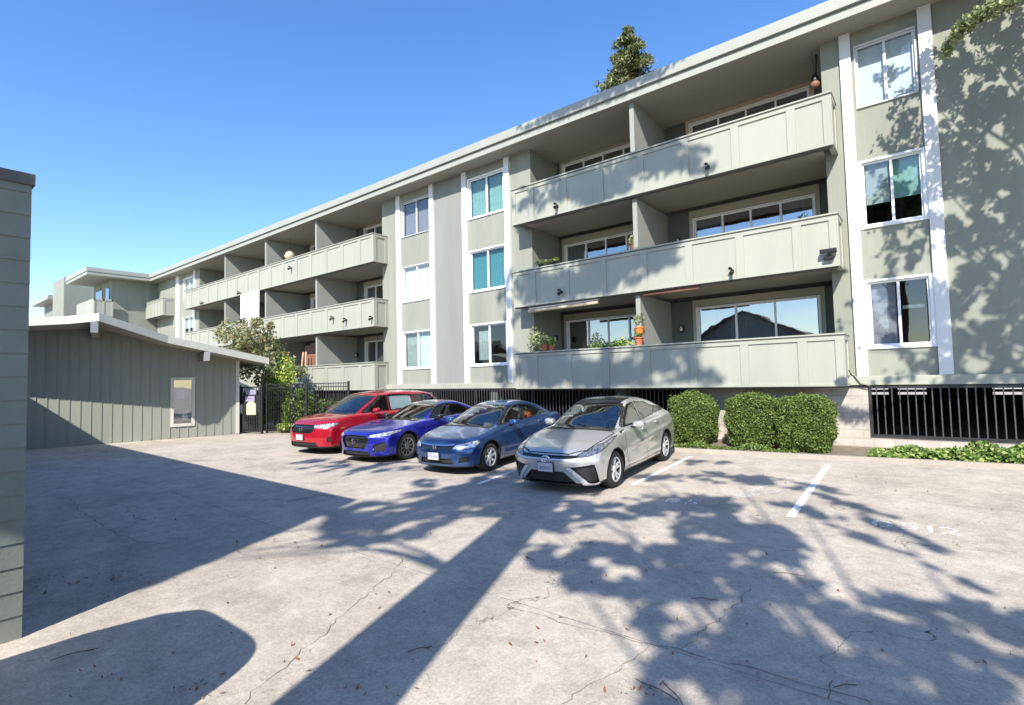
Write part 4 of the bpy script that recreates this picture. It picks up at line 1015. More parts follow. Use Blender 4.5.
#@@CARS
# ------------------------------------------------------------------ cars
def carpaint(name, col, metal=.55, rough=.28):
    m, n, l, b = newmat(name)
    b.inputs['Metallic'].default_value = metal; b.inputs['Roughness'].default_value = rough
    b.inputs['Coat Weight'].default_value = 1; b.inputs['Coat Roughness'].default_value = .03
    tc = n.new('ShaderNodeTexCoord'); z = n.new('ShaderNodeTexNoise'); z.inputs['Scale'].default_value = 2.2; z.inputs['Detail'].default_value = 6
    l.new(tc.outputs['Object'], z.inputs['Vector'])
    rp = n.new('ShaderNodeValToRGB'); rp.color_ramp.elements[0].position = .3; rp.color_ramp.elements[1].position = .7
    rp.color_ramp.elements[0].color = (*[c*.94 for c in col], 1); rp.color_ramp.elements[1].color = (*[min(1, c*1.04) for c in col], 1)
    l.new(z.outputs[0], rp.inputs[0]); l.new(rp.outputs[0], b.inputs['Base Color'])
    mr = n.new('ShaderNodeMapRange'); mr.inputs[3].default_value = .02; mr.inputs[4].default_value = .12; l.new(z.outputs[0], mr.inputs[0]); l.new(mr.outputs[0], b.inputs['Coat Roughness'])
    return m
M['tyre'] = mat('tyre_rubber', (.018, .018, .018), .85, .3, 20)
M['alloy'] = mat('silver_alloy', (.66, .67, .68), .35, .05, 6, metal=.45)
M['alloy_dk'] = mat('dark_alloy', (.28, .28, .28), .35, .1, 6, metal=.8)
M['chrome'] = mat('chrome', (.75, .76, .78), .12, .03, 6, metal=1)
M['gloss_blk'] = mat('gloss_black_trim', (.012, .012, .013), .2, .1, 6, coat=.6)
M['matt_blk'] = mat('matt_black_plastic', (.02, .02, .021), .7, .2, 20)
M['cabin'] = mat('grey_cabin_trim', (.06, .058, .055), .8, .2, 4)
M['cabin_lt'] = mat('beige_seat_fabric', (.22, .20, .17), .9, .2, 6)
M['plate'] = mat('white_plate', (.5, .51, .55), .5, .03, 4)
M['plate_ink'] = mat('plate_ink', (.05, .06, .20), .5, .05, 4)
M['blade'] = mat('satin_silver_trim', (.74, .75, .77), .28, .03, 6, metal=.35, coat=.6)
M['brake'] = mat('brake_disc', (.05, .05, .05), .6, .2, 9, metal=.5)
def lampmat(name, base):
    m, n, l, b = newmat(name); b.inputs['Roughness'].default_value = .12; b.inputs['Coat Weight'].default_value = 1; b.inputs['Metallic'].default_value = .6
    tc = n.new('ShaderNodeTexCoord'); v = n.new('ShaderNodeTexVoronoi'); v.inputs['Scale'].default_value = 17; l.new(tc.outputs['Object'], v.inputs['Vector'])
    rp = n.new('ShaderNodeValToRGB'); rp.color_ramp.elements[0].color = (*[c*.25 for c in base], 1); rp.color_ramp.elements[1].color = (*base, 1); rp.color_ramp.elements[0].position = .15; rp.color_ramp.elements[1].position = .6
    l.new(v.outputs[0], rp.inputs[0]); l.new(rp.outputs[0], b.inputs['Base Color']); return m
M['lamp'] = lampmat('headlight_reflector', (.80, .82, .86))
M['lamp_dk'] = lampmat('smoked_headlight', (.28, .30, .34))
M['redlamp'] = lampmat('red_lamp_lens', (.45, .02, .02))
M['amber'] = mat('amber_lens', (.7, .25, .03), .2, .1, 9, coat=1)
def prof(pts, sig=.05, n=1400, lo=-1, hi=7):
    xs = np.linspace(lo, hi, n); p = np.array(pts, float); v = np.interp(xs, p[:, 0], p[:, 1])
    if sig > 0:
        dx = xs[1]-xs[0]; k = int(sig*4/dx); g = np.exp(-.5*(np.arange(-k, k+1)*dx/sig)**2); g /= g.sum()
        v = np.convolve(np.pad(v, k, mode='edge'), g, 'valid')
    return lambda x: np.interp(x, xs, v)
def smax(k, *a):
    m_ = np.maximum.reduce(a); return m_+k*np.log(sum(np.exp((q-m_)/k) for q in a))
def poly_sd(px, py, poly):
    """signed distance, positive inside"""
    p = np.array(poly, float); n = len(p); d = np.full(px.shape, 1e9); ins = np.zeros(px.shape, bool)
    for i in range(n):
        a, b = p[i], p[(i+1) % n]; e = b-a; wx, wy = px-a[0], py-a[1]
        t = np.clip((wx*e[0]+wy*e[1])/(e@e+1e-12), 0, 1); d = np.minimum(d, np.hypot(wx-t*e[0], wy-t*e[1]))
        c = ((a[1] > py) != (b[1] > py)); xi = a[0]+(py-a[1])/(b[1]-a[1]+1e-12)*(b[0]-a[0]); ins ^= c & (px < xi)
    return np.where(ins, d, -d)
def make_car(K, root):
    L, Wd, H = K['L'], K['W']/2, K['H']
    T = prof(K['T'], .05); G = prof(K['G'], .06); Wp = prof(K['plan'], .06); ZB = prof(K['zb'], .05)
    Wbelt, Wroof, zbelt = K['wbelt'], K['wroof'], K['belt']; BL = prof(zbelt, .08)
    Fx = prof([(z, x) for z, x in K['nose']], .03); Rx = prof([(z, x) for z, x in K['tail']], .03)
    SecZ = prof(K['sec'], .035)
    ncurv, tcurv = K.get('ncurv', .34), K.get('tcurv', .22)
    ws = K.get('wscurv', .16)
    lines = K.get('lines', [])
    def f(x, y, z):
        ay = np.abs(y)
        w = Wp(x)-SecZ(z)
        for (x0, z0, x1, z1, dep, wd_) in lines:      # character line: soft ridge on the side
            t = np.clip((x-x0)/(x1-x0), 0, 1); zl = z0+(z1-z0)*t; fade = sstep(x0, x0+.4, x)*(1-sstep(x1-.4, x1, x))
            w = w+fade*dep*np.exp(-((z-zl)/wd_)**2)
        for (xc, rr_, dep) in K.get('flare', []):
            w = w+dep*np.exp(-((np.hypot(x-xc, z-.34)-.40)/.09)**2)
        cr = K.get('crown', .05)*(ay/Wd)**2.2
        hood_crease = 0
        f1 = ay-w; f2 = z-(T(x)-cr)
        f3 = (Fx(z)+ncurv*(ay/Wd)**3.0-x); f4 = x-(Rx(z)-tcurv*(ay/Wd)**2.6)
        f5 = ZB(x)-z
        fb = smax(.022, f1, f2, f3, f4, f5)
        q = (ay/.7)**2
        xs_ = x-ws*q*(1-sstep(1.9, 2.8, x))+.12*q*sstep(L-2.3, L-1.4, x)
        wg = Wbelt-(Wbelt-Wroof)*np.clip((z-BL(x))/(H-.10-BL(x)), -.3, 1.4)**1.15 if False else Wbelt-(Wbelt-Wroof)*(z-BL(x))/(H-.10-1.0)
        wg = wg+ (Wp(x)-Wd)*1.0
        g1 = (ay-wg)*.9; g2 = z-(G(xs_)-.035*(ay/.6)**2)
        fg = smax(.030, g1, g2, .72-z, f1+.015, f3+.01, f4+.01)
        return -smax(.014, -fb, -fg)
    za = .58; nth = K.get('nth', 300); a0, a1 = .95, L-.85
    ph = np.concatenate([np.linspace(.6, 90, K.get('nph', 120))]); xm = np.linspace(a0, a1, int((a1-a0)/K.get('dx', .0135)))
    ox = np.concatenate([np.full(len(ph)-1, a0), xm, np.full(len(ph)-1, a1)]); phi = np.concatenate([ph[:-1], np.full(len(xm), 90.), 180-ph[:-1][::-1]])
    th = np.linspace(0, 2*np.pi, nth, endpoint=False)-np.pi/2
    TH, PH = np.meshgrid(th, np.radians(phi)); OX = np.repeat(ox[:, None], nth, 1)
    DX, DY, DZ = -np.cos(PH), np.sin(PH)*np.cos(TH), np.sin(PH)*np.sin(TH)
    lo = np.zeros_like(OX); hi = np.full_like(OX, 2.2)
    for _ in range(22):
        md = (lo+hi)/2; v = f(OX+DX*md, DY*md, za+DZ*md); ins = v < 0; lo = np.where(ins, md, lo); hi = np.where(ins, hi, md)
    X, Y, Z = OX+DX*lo, DY*lo, za+DZ*lo
    nu = len(ox); V = np.stack([X, Y, Z], -1).reshape(-1, 3)
    ii, jj = np.meshgrid(np.arange(nu-1), np.arange(nth), indexing='ij'); j2 = (jj+1) % nth
    Fq = np.stack([ii*nth+jj, ii*nth+j2, (ii+1)*nth+j2, (ii+1)*nth+jj], -1).reshape(-1, 4)
    C = V[Fq].mean(1); cx_, cy_, cz_ = C.T; ay = np.abs(cy_)
    nrm = np.cross(V[Fq[:, 2]]-V[Fq[:, 0]], V[Fq[:, 3]]-V[Fq[:, 1]]); nl = np.linalg.norm(nrm, axis=1)+1e-12; nrm /= nl[:, None]
    if (nrm*(C-np.array([L/2, 0, .6]))).sum(1).mean() < 0: Fq = Fq[:, ::-1]; nrm = -nrm
    sN = cx_-Fx(cz_)*0+ay        # wraps the front corner
    sT = (L-cx_)+ay
    lab = np.zeros(len(Fq), int)      # 0 body
    names = ['body']; mats = [[K['paint'], M['gloss_blk'], M['matt_blk'], K.get('roofmat', K['paint'])]]
    mi = np.zeros(len(Fq), int)
    side = (np.abs(nrm[:, 1]) > .45)
    # seams & panels
    def panel(nm, sd, cond):
        names.append(nm); k = len(names)-1
        return k
    P = {}
    for nm, pl in K['doors']:
        sd = poly_sd(cx_, cz_, pl); c = side
        P[nm] = (sd, c)
        for s_ in (-1, 1):
            names.append(nm); lab[(sd > .004) & c & (cy_*s_ > 0)] = len(names)-1
        seam = c & (np.abs(sd) < .0065); lab[seam] = 0; mi[seam] = 2
    # hood: top view polygon in (x,|y|)
    sd = poly_sd(cx_, ay, K['hood']); c = (nrm[:, 2] > .35) & (cz_ < K['cowlz']+.06)
    names.append('hood'); hk = len(names)-1; lab[(sd > .004) & c] = hk; mi[c & (np.abs(sd) < K.get('hseam', .007))] = 2
    sd_t = poly_sd(cx_, ay, K['trunk']) if 'trunk' in K else None
    if sd_t is not None:
        c = (nrm[:, 2] > .3) & (cx_ > L-1.2); names.append('boot_lid'); lab[(sd_t > .004) & c] = len(names)-1; mi[c & (np.abs(sd_t) < .007)] = 2
    # fuel/wheels arches
    keep = np.ones(len(Fq), bool)
    for xw in (K['xf'], K['xf']+K['wb']):
        d = np.hypot(cx_-xw, cz_-K['rw']); ra = K['rw']+K.get('gap', .045)
        out = (d < ra) & (ay > .45) & (cz_ < 1.0); keep &= ~out
        lip = (d >= ra) & (d < ra+.014) & (ay > .45); mi[lip] = 2; lab[lip & (lab > 0)] = 0
    # under part black
    low = cz_ < K['zsill']; mi[low & (lab == 0)] = 2; 
    for k in range(1, len(names)):
        pass
    # side windows
    for wi, (pl, gm, kind) in enumerate(K['swin']):
        sd = poly_sd(cx_, cz_, pl); c = side & (cz_ > .85)
        for s_ in (-1, 1):
            names.append(kind); k = len(names)-1; g_ = (sd > 0) & c & (cy_*s_ > 0); lab[g_] = k; mi[g_] = 0; P[k] = gm
        tr = (sd <= 0) & (sd > -.028) & c; mi[tr] = 1; lab[tr] = 0
    for (pl) in K.get('blk', []):
        sd = poly_sd(cx_, cz_, pl); c = side; mi[(sd > 0) & c & (lab < 1)] = 1
    # windshield, rear glass : (x corrected for curvature, |y|)
    q = (ay/.7)**2; xc = cx_-ws*q; xr = cx_+.12*q
    sd = poly_sd(xc, ay, K['wsp']); c = (cx_ < K['roofx']+.5) & (nrm[:, 2] > .2) & (~side | (nrm[:, 0] < -.25)) & (cz_ > K['cowlz']-.06)
    names.append('windshield'); g_ = (sd > 0) & c & (cx_ < L/2); lab[g_] = len(names)-1; mi[g_] = 0; P[len(names)-1] = 'carglass'
    mi[(sd <= 0) & (sd > -.03) & c & (lab == 0)] = 1
    cw = (lab == 0) & (cz_ > K['cowlz']-.05) & (cx_ > K['cowlx']-.12) & (cx_ < K['cowlx']+.25) & (ay < .72) & (sd <= 0) & (nrm[:, 2] > .3); mi[cw] = 2
    sd = poly_sd(xr, ay, K['rgp']); c = (cx_ > L/2) & (nrm[:, 2] > .12) & ~((np.abs(nrm[:, 1]) > .6)) & (cz_ > .95)
    names.append('rear_window'); g_ = (sd > 0) & c; lab[g_] = len(names)-1; mi[g_] = 0; P[len(names)-1] = 'carglass_dk'
    mi[(sd <= 0) & (sd > -.03) & c & (lab == 0)] = 1
    # roof material zone
    if 'roofpoly' in K:
        sd = poly_sd(cx_, ay, K['roofpoly']); g_ = (sd > 0) & (nrm[:, 2] > .5) & (cz_ > 1.2) & (lab == 0); mi[g_] = 3
    # front & rear details in wrapped coordinate
    offs = {}
    for nm, where, pl, mt, split, off in K['front']:
        s = sN if where == 'f' else sT
        sd = poly_sd(s, cz_, pl); c = (cx_ < 1.9) if where == 'f' else (cx_ > L-1.6)
        if where == 'f': c = c & (nrm[:, 2] < .93)
        if nm is None: g_ = (sd > 0) & c; lab[g_] = 0; mi[g_] = mt; continue
        for s_ in ((-1, 1) if split else (0,)):
            g_ = (sd > 0) & c & ((cy_*s_ > 0) if s_ else True); names.append(nm); lab[g_] = len(names)-1; mi[g_] = 0; P[len(names)-1] = mt; offs[len(names)-1] = off
        edge = (sd <= 0) & (sd > -.008) & c & (lab == 0); mi[edge] = 2
    parts = {}
    bodyobj = None
    vn = np.zeros_like(V); 
    for k in range(4): np.add.at(vn, Fq[:, k], nrm)
    vn /= np.linalg.norm(vn, axis=1)[:, None]+1e-12
    doors = {}
    for k, nm in enumerate(names):
        sel = (lab == k) & keep
        if sel.sum() < 4: continue
        fq = Fq[sel]; uq, inv = np.unique(fq, return_inverse=True); vv = V[uq]-vn[uq]*offs.get(k, .004 if nm in ('windshield', 'rear_window', 'side_window', 'quarter_window') else 0)
        fq = inv.reshape(-1, 4)
        if k == 0: mt = mats[0]; mm = mi[sel]
        elif k in P: mt = M[P[k]] if isinstance(P[k], str) else P[k]; mm = None
        else: mt = [K['paint'], M['gloss_blk'], M['matt_blk'], K['paint']]; mm = mi[sel]
        o = mesh_np(nm, vv, fq, mt, root, True, mm)
        if nm in ('front_door', 'rear_door'): doors[(nm, 1 if C[sel][:, 1].mean() > 0 else -1)] = o
        if k == 0: bodyobj = o
    # cabin lining : inner skin
    sel = keep & (lab*0 == 0) & ~np.isin(lab, [k for k, nm in enumerate(names) if nm in ('windshield', 'rear_window', 'side_window', 'quarter_window')]) & (cz_ > .5) & (cx_ > K['cowlx']-.1) & (cx_ < L-.5)
    fq = Fq[sel][::1]; uq, inv = np.unique(fq, return_inverse=True); vv = V[uq]-vn[uq]*.03
    mesh_np('cabin_lining', vv, inv.reshape(-1, 4), M['cabin'], root, True)
    m = MB(); cx0 = K['cowlx']; bz = K['cowlz']
    m.prism([(cx0+.05, .3), (cx0+.75, .3), (cx0+.72, bz-.10), (cx0+.45, bz-.03), (cx0+.05, bz-.07)], -.66, .66, lambda u, v, w: (u, w, v)); m.build('dashboard', M['matt_blk'], root)
    m = MB(); m.box(cx0, L-.9, -.68, .68, .24, .30); m.build('cabin_floor', M['matt_blk'], root)
    for sx_, sy in ((cx0+1.35, -.36), (cx0+1.35, .36), (cx0+2.2, -.38), (cx0+2.2, .38)):
        if sx_ > L-1.4: continue
        m = MB(); m.prism([(-.25, .3), (.25, .3), (.40, bz-.02), (.28, bz+.0), (.10, .52), (-.25, .5)], sy-.25, sy+.25, lambda u, v, w: (sx_+u, w, v)); m.box(sx_+.30, sx_+.42, sy-.12, sy+.12, bz+.02, bz+.20); m.build('seat', M[K.get('seat', 'cabin_lt')], root, bevel=.03)
    m = MB(); sx_, sy = cx0+.85, K.get('steer', -.36)
    ring = [(sx_+.06*math.sin(a), sy+.18*math.cos(a), bz-.06+.17*math.sin(a)) for a in np.linspace(0, 2*math.pi, 20)]; m.tube(ring, .014, 6, False); m.tube([(sx_-.3, sy, bz-.16), (sx_, sy, bz-.06)], .03, 6); m.build('steering_wheel', M['matt_blk'], root)
    # wheels
    rw = K['rw']
    for xw in (K['xf'], K['xf']+K['wb']):
        for s_ in (-1, 1):
            yo = Wd-.035; tw = .215
            m = MB(); p_ = [(rw-.115, 0), (rw-.10, .012), (rw-.045, .014), (rw-.012, -.012), (rw, -.035), (rw, -tw+.035), (rw-.012, -tw+.012), (rw-.10, -tw)]
            m.lathe([(r, h*s_) for r, h in p_], (0, 0, 0), 48, 'y')
            wv = m.build('wheel', M['tyre'], root, smooth=True); wv.location = (xw, s_*yo, rw)
            rr_ = rw-.108; sp = K['spokes']; m = MB()
            m.lathe([(rr_+.004, -.0*s_), (rr_-.008, .008*s_), (rr_-.028, -.004*s_)], (0, 0, 0), 48, 'y'); m.m = 1; m.lathe([(rr_-.028, -.004*s_), (rr_-.035, -.05*s_), (rr_-.04, -.17*s_)], (0, 0, 0), 48, 'y'); m.m = 0
            n_ = sp['n']; w0, w1 = sp['w']
            for k in range(n_):
                a = 2*math.pi*(k+.25)/n_
                for da in ([-sp['split'], sp['split']] if sp.get('split') else [0]):
                    c, s2 = math.cos(a+da), math.sin(a+da); c0, s0 = math.cos(a+da*.2), math.sin(a+da*.2)
                    pA = np.array([c0*.05, s0*.05]); pB = np.array([c*(rr_-.02), s2*(rr_-.02)]); dd = (pB-pA)/np.linalg.norm(pB-pA); nn = np.array([-dd[1], dd[0]])
                    q4 = [pA-nn*w0/2, pA+nn*w0/2, pB+nn*w1/2, pB-nn*w1/2]; yy = [(-.022)*s_, (-.022)*s_, -.004*s_, -.004*s_]
                    i0 = len(m.v)
                    m.v += [(q_[0], y_, q_[1]) for q_, y_ in zip(q4, yy)]+[(q_[0], y_-.03*s_, q_[1]) for q_, y_ in zip(q4, yy)]
                    for fc in ((0, 1, 2, 3), (4, 5, 6, 7), (0, 1, 5, 4), (1, 2, 6, 5), (2, 3, 7, 6), (3, 0, 4, 7)): m.f.append(tuple(i0+z_ for z_ in fc)); m.mi.append(0)
            m.lathe([(.001, -.004*s_), (.035, -.006*s_), (.06, -.016*s_), (.07, -.05*s_)], (0, 0, 0), 20, 'y')
            m.build('rim', [sp['m'], M['matt_blk']], wv, smooth=False, bevel=.003)
            m = MB(); m.lathe([(.001, -.06*s_), (rr_*.82, -.06*s_), (rr_*.82, -.08*s_)], (0, 0, 0), 28, 'y'); m.build('brake_disc', M['brake'], wv)
            m = MB(); m.lathe([(.001, -.10*s_), (rr_+.02, -.10*s_), (rr_+.02, -.12*s_)], (0, 0, 0), 28, 'y'); m.build('hub_shield', M['matt_blk'], wv)
            # wheel housing
            m = MB(); ra = rw+K.get('gap', .045)+.03; n2 = 28
            for k in range(n2):
                a, b = math.pi*(-.12+1.24*k/n2), math.pi*(-.12+1.24*(k+1)/n2); pt = lambda t, y: (xw+ra*math.cos(t), y, rw+ra*math.sin(t))
                m.quad(pt(a, s_*(Wd-.05)), pt(b, s_*(Wd-.05)), pt(b, s_*.5), pt(a, s_*.5)); m.poly([(xw, s_*.5, rw), pt(a, s_*.5), pt(b, s_*.5)])
            m.build('wheel_arch', M['matt_blk'], root, fixn=False)
    # mirrors
    mx_, my_, mz_ = K['mirror']
    for s_ in (-1, 1):
        bm = bmesh.new(); bmesh.ops.create_icosphere(bm, subdivisions=3, radius=1)
        for v in bm.verts:
            x, y, z = v.co; e = .7; x, y, z = [math.copysign(abs(c)**e, c) for c in (x, y, z)]
            x = min(x, .35); v.co = (mx_+x*.11+abs(y-0)*.0, s_*(my_+.10)+y*.115*1, mz_+z*(.068+.012*y*s_))
        me = bpy.data.meshes.new('mirror'); bm.to_mesh(me); bm.free(); me.materials.append(K.get('mirmat', K['paint'])); me.polygons.foreach_set('use_smooth', [True]*len(me.polygons)); o = bpy.data.objects.new('mirror', me); COL.objects.link(o); o.parent = root
        m = MB(); m.tube([(mx_-.01, s_*(my_-.08), mz_-.075), (mx_, s_*(my_+.04), mz_-.055)], [.03, .022], 8); m.build('mirror_arm', M['gloss_blk'], root)
        m = MB(); m.lathe([(.001, .002), (1, 0)], (0, 0, 0), 20, 'x'); m.v = [(mx_+.041+a*0, s_*(my_+.10)+b*.095, mz_+c*.055) for a, b, c in m.v]; m.build('mirror_glass', M['chrome'], root)
    # handles (sub-parts of the doors)
    for nm, (hx_, hz_) in K['handles'].items():
        for s_ in (-1, 1):
            yy = float(Wp(hx_)-SecZ(hz_))+.006
            m = MB(); m.tube([(hx_-.10, s_*yy, hz_), (hx_-.07, s_*(yy+.022), hz_+.002), (hx_+.06, s_*(yy+.024), hz_+.006), (hx_+.10, s_*yy, hz_+.008)], [.013, .015, .015, .012], 8)
            m.build('handle', K.get('handmat', K['paint']), doors.get((nm, s_), root), smooth=True)
    # plate, emblem
    def xfront(y, z):
        xs = np.linspace(-.2, 1.5, 1500); v = f(xs, np.full_like(xs, y), np.full_like(xs, z)); return xs[np.argmax(v < 0)]
    pz = K['platez']; xf = min(xfront(0, pz-.05), xfront(0, pz+.05))
    tilt = 0
    if not K.get('noplate'):
        m = MB(); m.box(xf-.03, xf+.02, -.165, .165, pz-.085, pz+.085); m.build('plate_holder', M['matt_blk'], root)
        m = MB(); m.box(xf-.036, xf-.0305, -.152, .152, pz-.076, pz+.076); pl = m.build('licence_plate', M['plate'], root)
        text_mesh(K['platetxt'], .078, 'plate_characters', M['plate_ink'], (xf-.0375, 0, pz-.012), (R(90), 0, R(-90)), pl, sx=.82)
    ez = K.get('emblemz')
    if ez:
        xe = xfront(0, ez)-.014; m = MB(); er = K.get('er', .055)
        rg = lambda a_, b_: [(xe, a_*math.cos(t), ez+b_*math.sin(t)) for t in np.linspace(0, 2*math.pi, 25)]
        if K['emblem'] == 'ovals':
            m.tube(rg(er*1.35, er), .007, 6, False); m.tube(rg(er*.42, er*.9), .006, 6, False); m.tube([(x, y, z+er*.35) for x, y, z in rg(er*.9, er*.42)], .006, 6, False)
        elif K['emblem'] == 'h':
            m.tube([(xe, -er*1.1, ez+er), (xe, er*1.1, ez+er), (xe, er*.85, ez-er), (xe, -er*.85, ez-er), (xe, -er*1.1, ez+er)], .006, 6); m.tube([(xe, -er*.65, ez+er*.8), (xe, -er*.38, ez-er*.8)], .008, 6); m.tube([(xe, er*.65, ez+er*.8), (xe, er*.38, ez-er*.8)], .008, 6); m.tube([(xe, -er*.45, ez), (xe, er*.45, ez)], .008, 6)
        else:
            m.tube(rg(er, er*1.1), .006, 6, False); m.tube([(xe, -er*.6, ez-er*.7), (xe, -er*.15, ez+er*.8)], .007, 6); m.tube([(xe, er*.6, ez-er*.7), (xe, er*.15, ez+er*.8)], .007, 6); m.tube([(xe, -er*.3, ez-er*.1), (xe, er*.3, ez-er*.1)], .006, 6)
        m.build('emblem', M['chrome'], root)
    # wipers
    m = MB()
    for y0 in (-.45, .1):
        pts = []
        for t in np.linspace(0, 1, 7):
            y = y0+.55*t; x = K['cowlx']+.10+ws*(y/.7)**2+.10*t; z = max(float(G(np.array(x-ws*(y/.7)**2))), K['cowlz']-.02)-.035*(y/.6)**2+.015; pts.append((x, y, z))
        m.tube(pts, .007, 5)
    m.build('wiper', M['matt_blk'], root)
    # antenna fin
    if K.get('fin'):
        fx = K['fin']; zt = float(G(np.array(fx)))-.005; m = MB(); m.prism([(fx-.07, zt), (fx+.05, zt), (fx+.05, zt+.06)], -.012, .012, lambda u, v, w: (u, w, v)); m.build('antenna_fin', M['gloss_blk'], root)
    return f, xfront
def car_root(name, label, px_f, side_off, xf, wb, Wd, head=4.2):
    """px_f: pixel where the near (right-hand, +X side) front tyre meets the ground"""
    g_ = gnd(*px_f); h = R(head)
    # local +x (tail) -> world (-sin h, cos h); local y<0 side is world +X side
    tx = np.array([-math.sin(h), math.cos(h)]); ty = np.array([-math.cos(h), -math.sin(h)])
    o = g_[:2]-tx*xf-ty*(-(Wd-.12))
    y1, y2 = o+tx*xf, o+tx*(xf+wb); z1, z2 = float(gz(*y1)), float(gz(*y2)); pit = math.atan((z2-z1)/wb)
    E = empty(name, (float(o[0]), float(o[1]), z1-math.tan(pit)*xf), 0, label, 'car', 'cars parked in the lot')
    E.rotation_euler = (0, -pit, R(90+head))
    return E
def sect(zb, zw, zt, tuck_b, tuck_t): return [(zb-.2, tuck_b+.12), (zb, tuck_b), (zw-.15, .012), (zw, 0), (zt-.12, .03), (zt, tuck_t), (zt+.4, tuck_t+.15)]
# --- silver fastback hybrid sedan
silver = carpaint('cool_silver_paint', (.62, .615, .59), .6, .28)
K1 = dict(nth=460, dx=.009, nph=200, L=4.89, W=1.815, H=1.535, paint=silver, roofmat=M['gloss_blk'], wb=2.78, xf=1.02, rw=.335, gap=.05,
  T=[(-.5, .66), (.02, .70), (.2, .79), (.6, .90), (1.1, .995), (1.35, 1.03), (1.8, 1.06), (3.6, 1.10), (4.3, 1.12), (4.6, 1.09), (4.8, 1.0), (4.95, .85)],
  G=[(-.5, .2), (.95, .88), (1.25, 1.0), (1.7, 1.245), (2.1, 1.43), (2.35, 1.50), (2.75, 1.535), (3.2, 1.515), (3.7, 1.42), (4.15, 1.27), (4.5, 1.14), (4.8, .95), (6, .2)],
  plan=[(-.2, .86), (.4, .885), (1.0, .90), (2.2, .9075), (3.9, .905), (4.5, .875), (5, .82)], zb=[(-1, .19), (.5, .17), (4.2, .18), (4.9, .30)],
  nose=[(.1, .16), (.2, .06), (.35, .03), (.5, .01), (.62, .0), (.70, .05), (.78, .16), (.9, .5)], tail=[(.1, 4.78), (.35, 4.87), (.6, 4.89), (.85, 4.85), (1.0, 4.76), (1.12, 4.62), (1.3, 4.4)],
  sec=sect(.2, .62, 1.02, .05, .055), ncurv=.36, tcurv=.42, wbelt=.80, wroof=.575, belt=[(0, .98), (2, 1.0), (3.2, 1.04), (4.2, 1.12)], cowlz=1.0, cowlx=1.22, roofx=2.15, zsill=.235,
  lines=[(1.5, .62, 4.6, .86, .022, .06), (1.3, .34, 3.7, .36, .02, .07)], flare=[(1.02, .4, .014), (3.80, .4, .014)], crown=.055,
  hood=[(.10, -.1), (.12, .40), (.32, .66), (.75, .76), (1.18, .80), (1.25, .72), (1.18, -.1)],
  doors=[('front_door', [(1.62, .30), (2.62, .28), (2.66, 1.02), (2.70, 1.42), (2.2, 1.36), (1.55, 1.01), (1.50, .7)]), ('rear_door', [(2.62, .28), (3.38, .30), (3.45, .55), (3.72, .85), (3.78, 1.12), (3.4, 1.32), (2.70, 1.40), (2.66, 1.02)])],
  swin=[([(1.80, 1.045), (2.62, 1.075), (2.63, 1.40), (2.36, 1.385), (2.08, 1.265)], 'carglass', 'side_window'), ([(2.70, 1.078), (3.42, 1.13), (3.56, 1.24), (3.25, 1.37), (2.71, 1.41)], 'carglass', 'side_window'), ([(1.56, 1.03), (1.76, 1.042), (1.98, 1.22)], 'carglass', 'quarter_window'), ([(3.50, 1.14), (3.92, 1.175), (3.66, 1.25)], 'carglass_dk', 'quarter_window')],
  blk=[[(3.40, 1.12), (4.25, 1.15), (4.0, 1.21), (3.5, 1.30)], [(1.36, .93), (1.72, 1.03), (2.2, 1.37), (2.12, 1.40), (1.30, 1.0)]],
  wsp=[(1.24, -.1), (1.24, .66), (2.14, .56), (2.14, -.1)], rgp=[(3.55, -.1), (3.55, .50), (4.45, .58), (4.45, -.1)],
  roofpoly=[(2.0, -.1), (2.0, .50), (3.6, .50), (3.6, -.1)], trunk=[(4.42, -.1), (4.42, .62), (4.85, .62), (4.85, -.1)],
  front=[('headlight', 'f', [(.66, .655), (.95, .690), (1.30, .745), (1.75, .85), (2.05, .935), (1.6, .905), (1.2, .83), (.9, .755), (.70, .705)], 'lamp_dk', True, .004),
         ('upper_grille', 'f', [(-.1, .655), (.66, .66), (.72, .70), (.40, .695), (-.1, .69)], M['gloss_blk'], False, .012),
         ('lower_grille', 'f', [(-.1, .22), (.66, .22), (.60, .26), (.36, .42), (-.1, .42)], M['matt_blk'], False, .035),
         ('side_intake', 'f', [(.52, .50), (1.08, .545), (1.22, .24), (1.02, .22), (.93, .24)], M['matt_blk'], True, .035),
         ('chrome_blade', 'f', [(.40, .50), (.515, .50), (.93, .235), (1.02, .215), (1.24, .235), (1.26, .20), (1.0, .165), (.85, .175)], 'blade', True, -.004),
         ('rear_light', 't', [(.7, .85), (1.25, .80), (1.35, 1.0), (.75, 1.05)], 'redlamp', True, .0)],
  mirror=(1.93, .90, 1.06), handles={'front_door': (2.48, .90), 'rear_door': (3.30, .95)}, handmat=M['chrome'], hseam=.013, platez=.50, platetxt='8KJR402', emblemz=.635, emblem='ovals', er=.06, fin=3.3,
  spokes=dict(n=5, w=(.05, .028), split=.20, m=M['alloy']), seat='cabin_lt')
c1 = car_root('silver_sedan', 'silver fastback sedan with black roof, nearest car beside the clipped hedges', (612.4, 487), 0, K1['xf'], K1['wb'], K1['W']/2)
make_car(K1, c1)
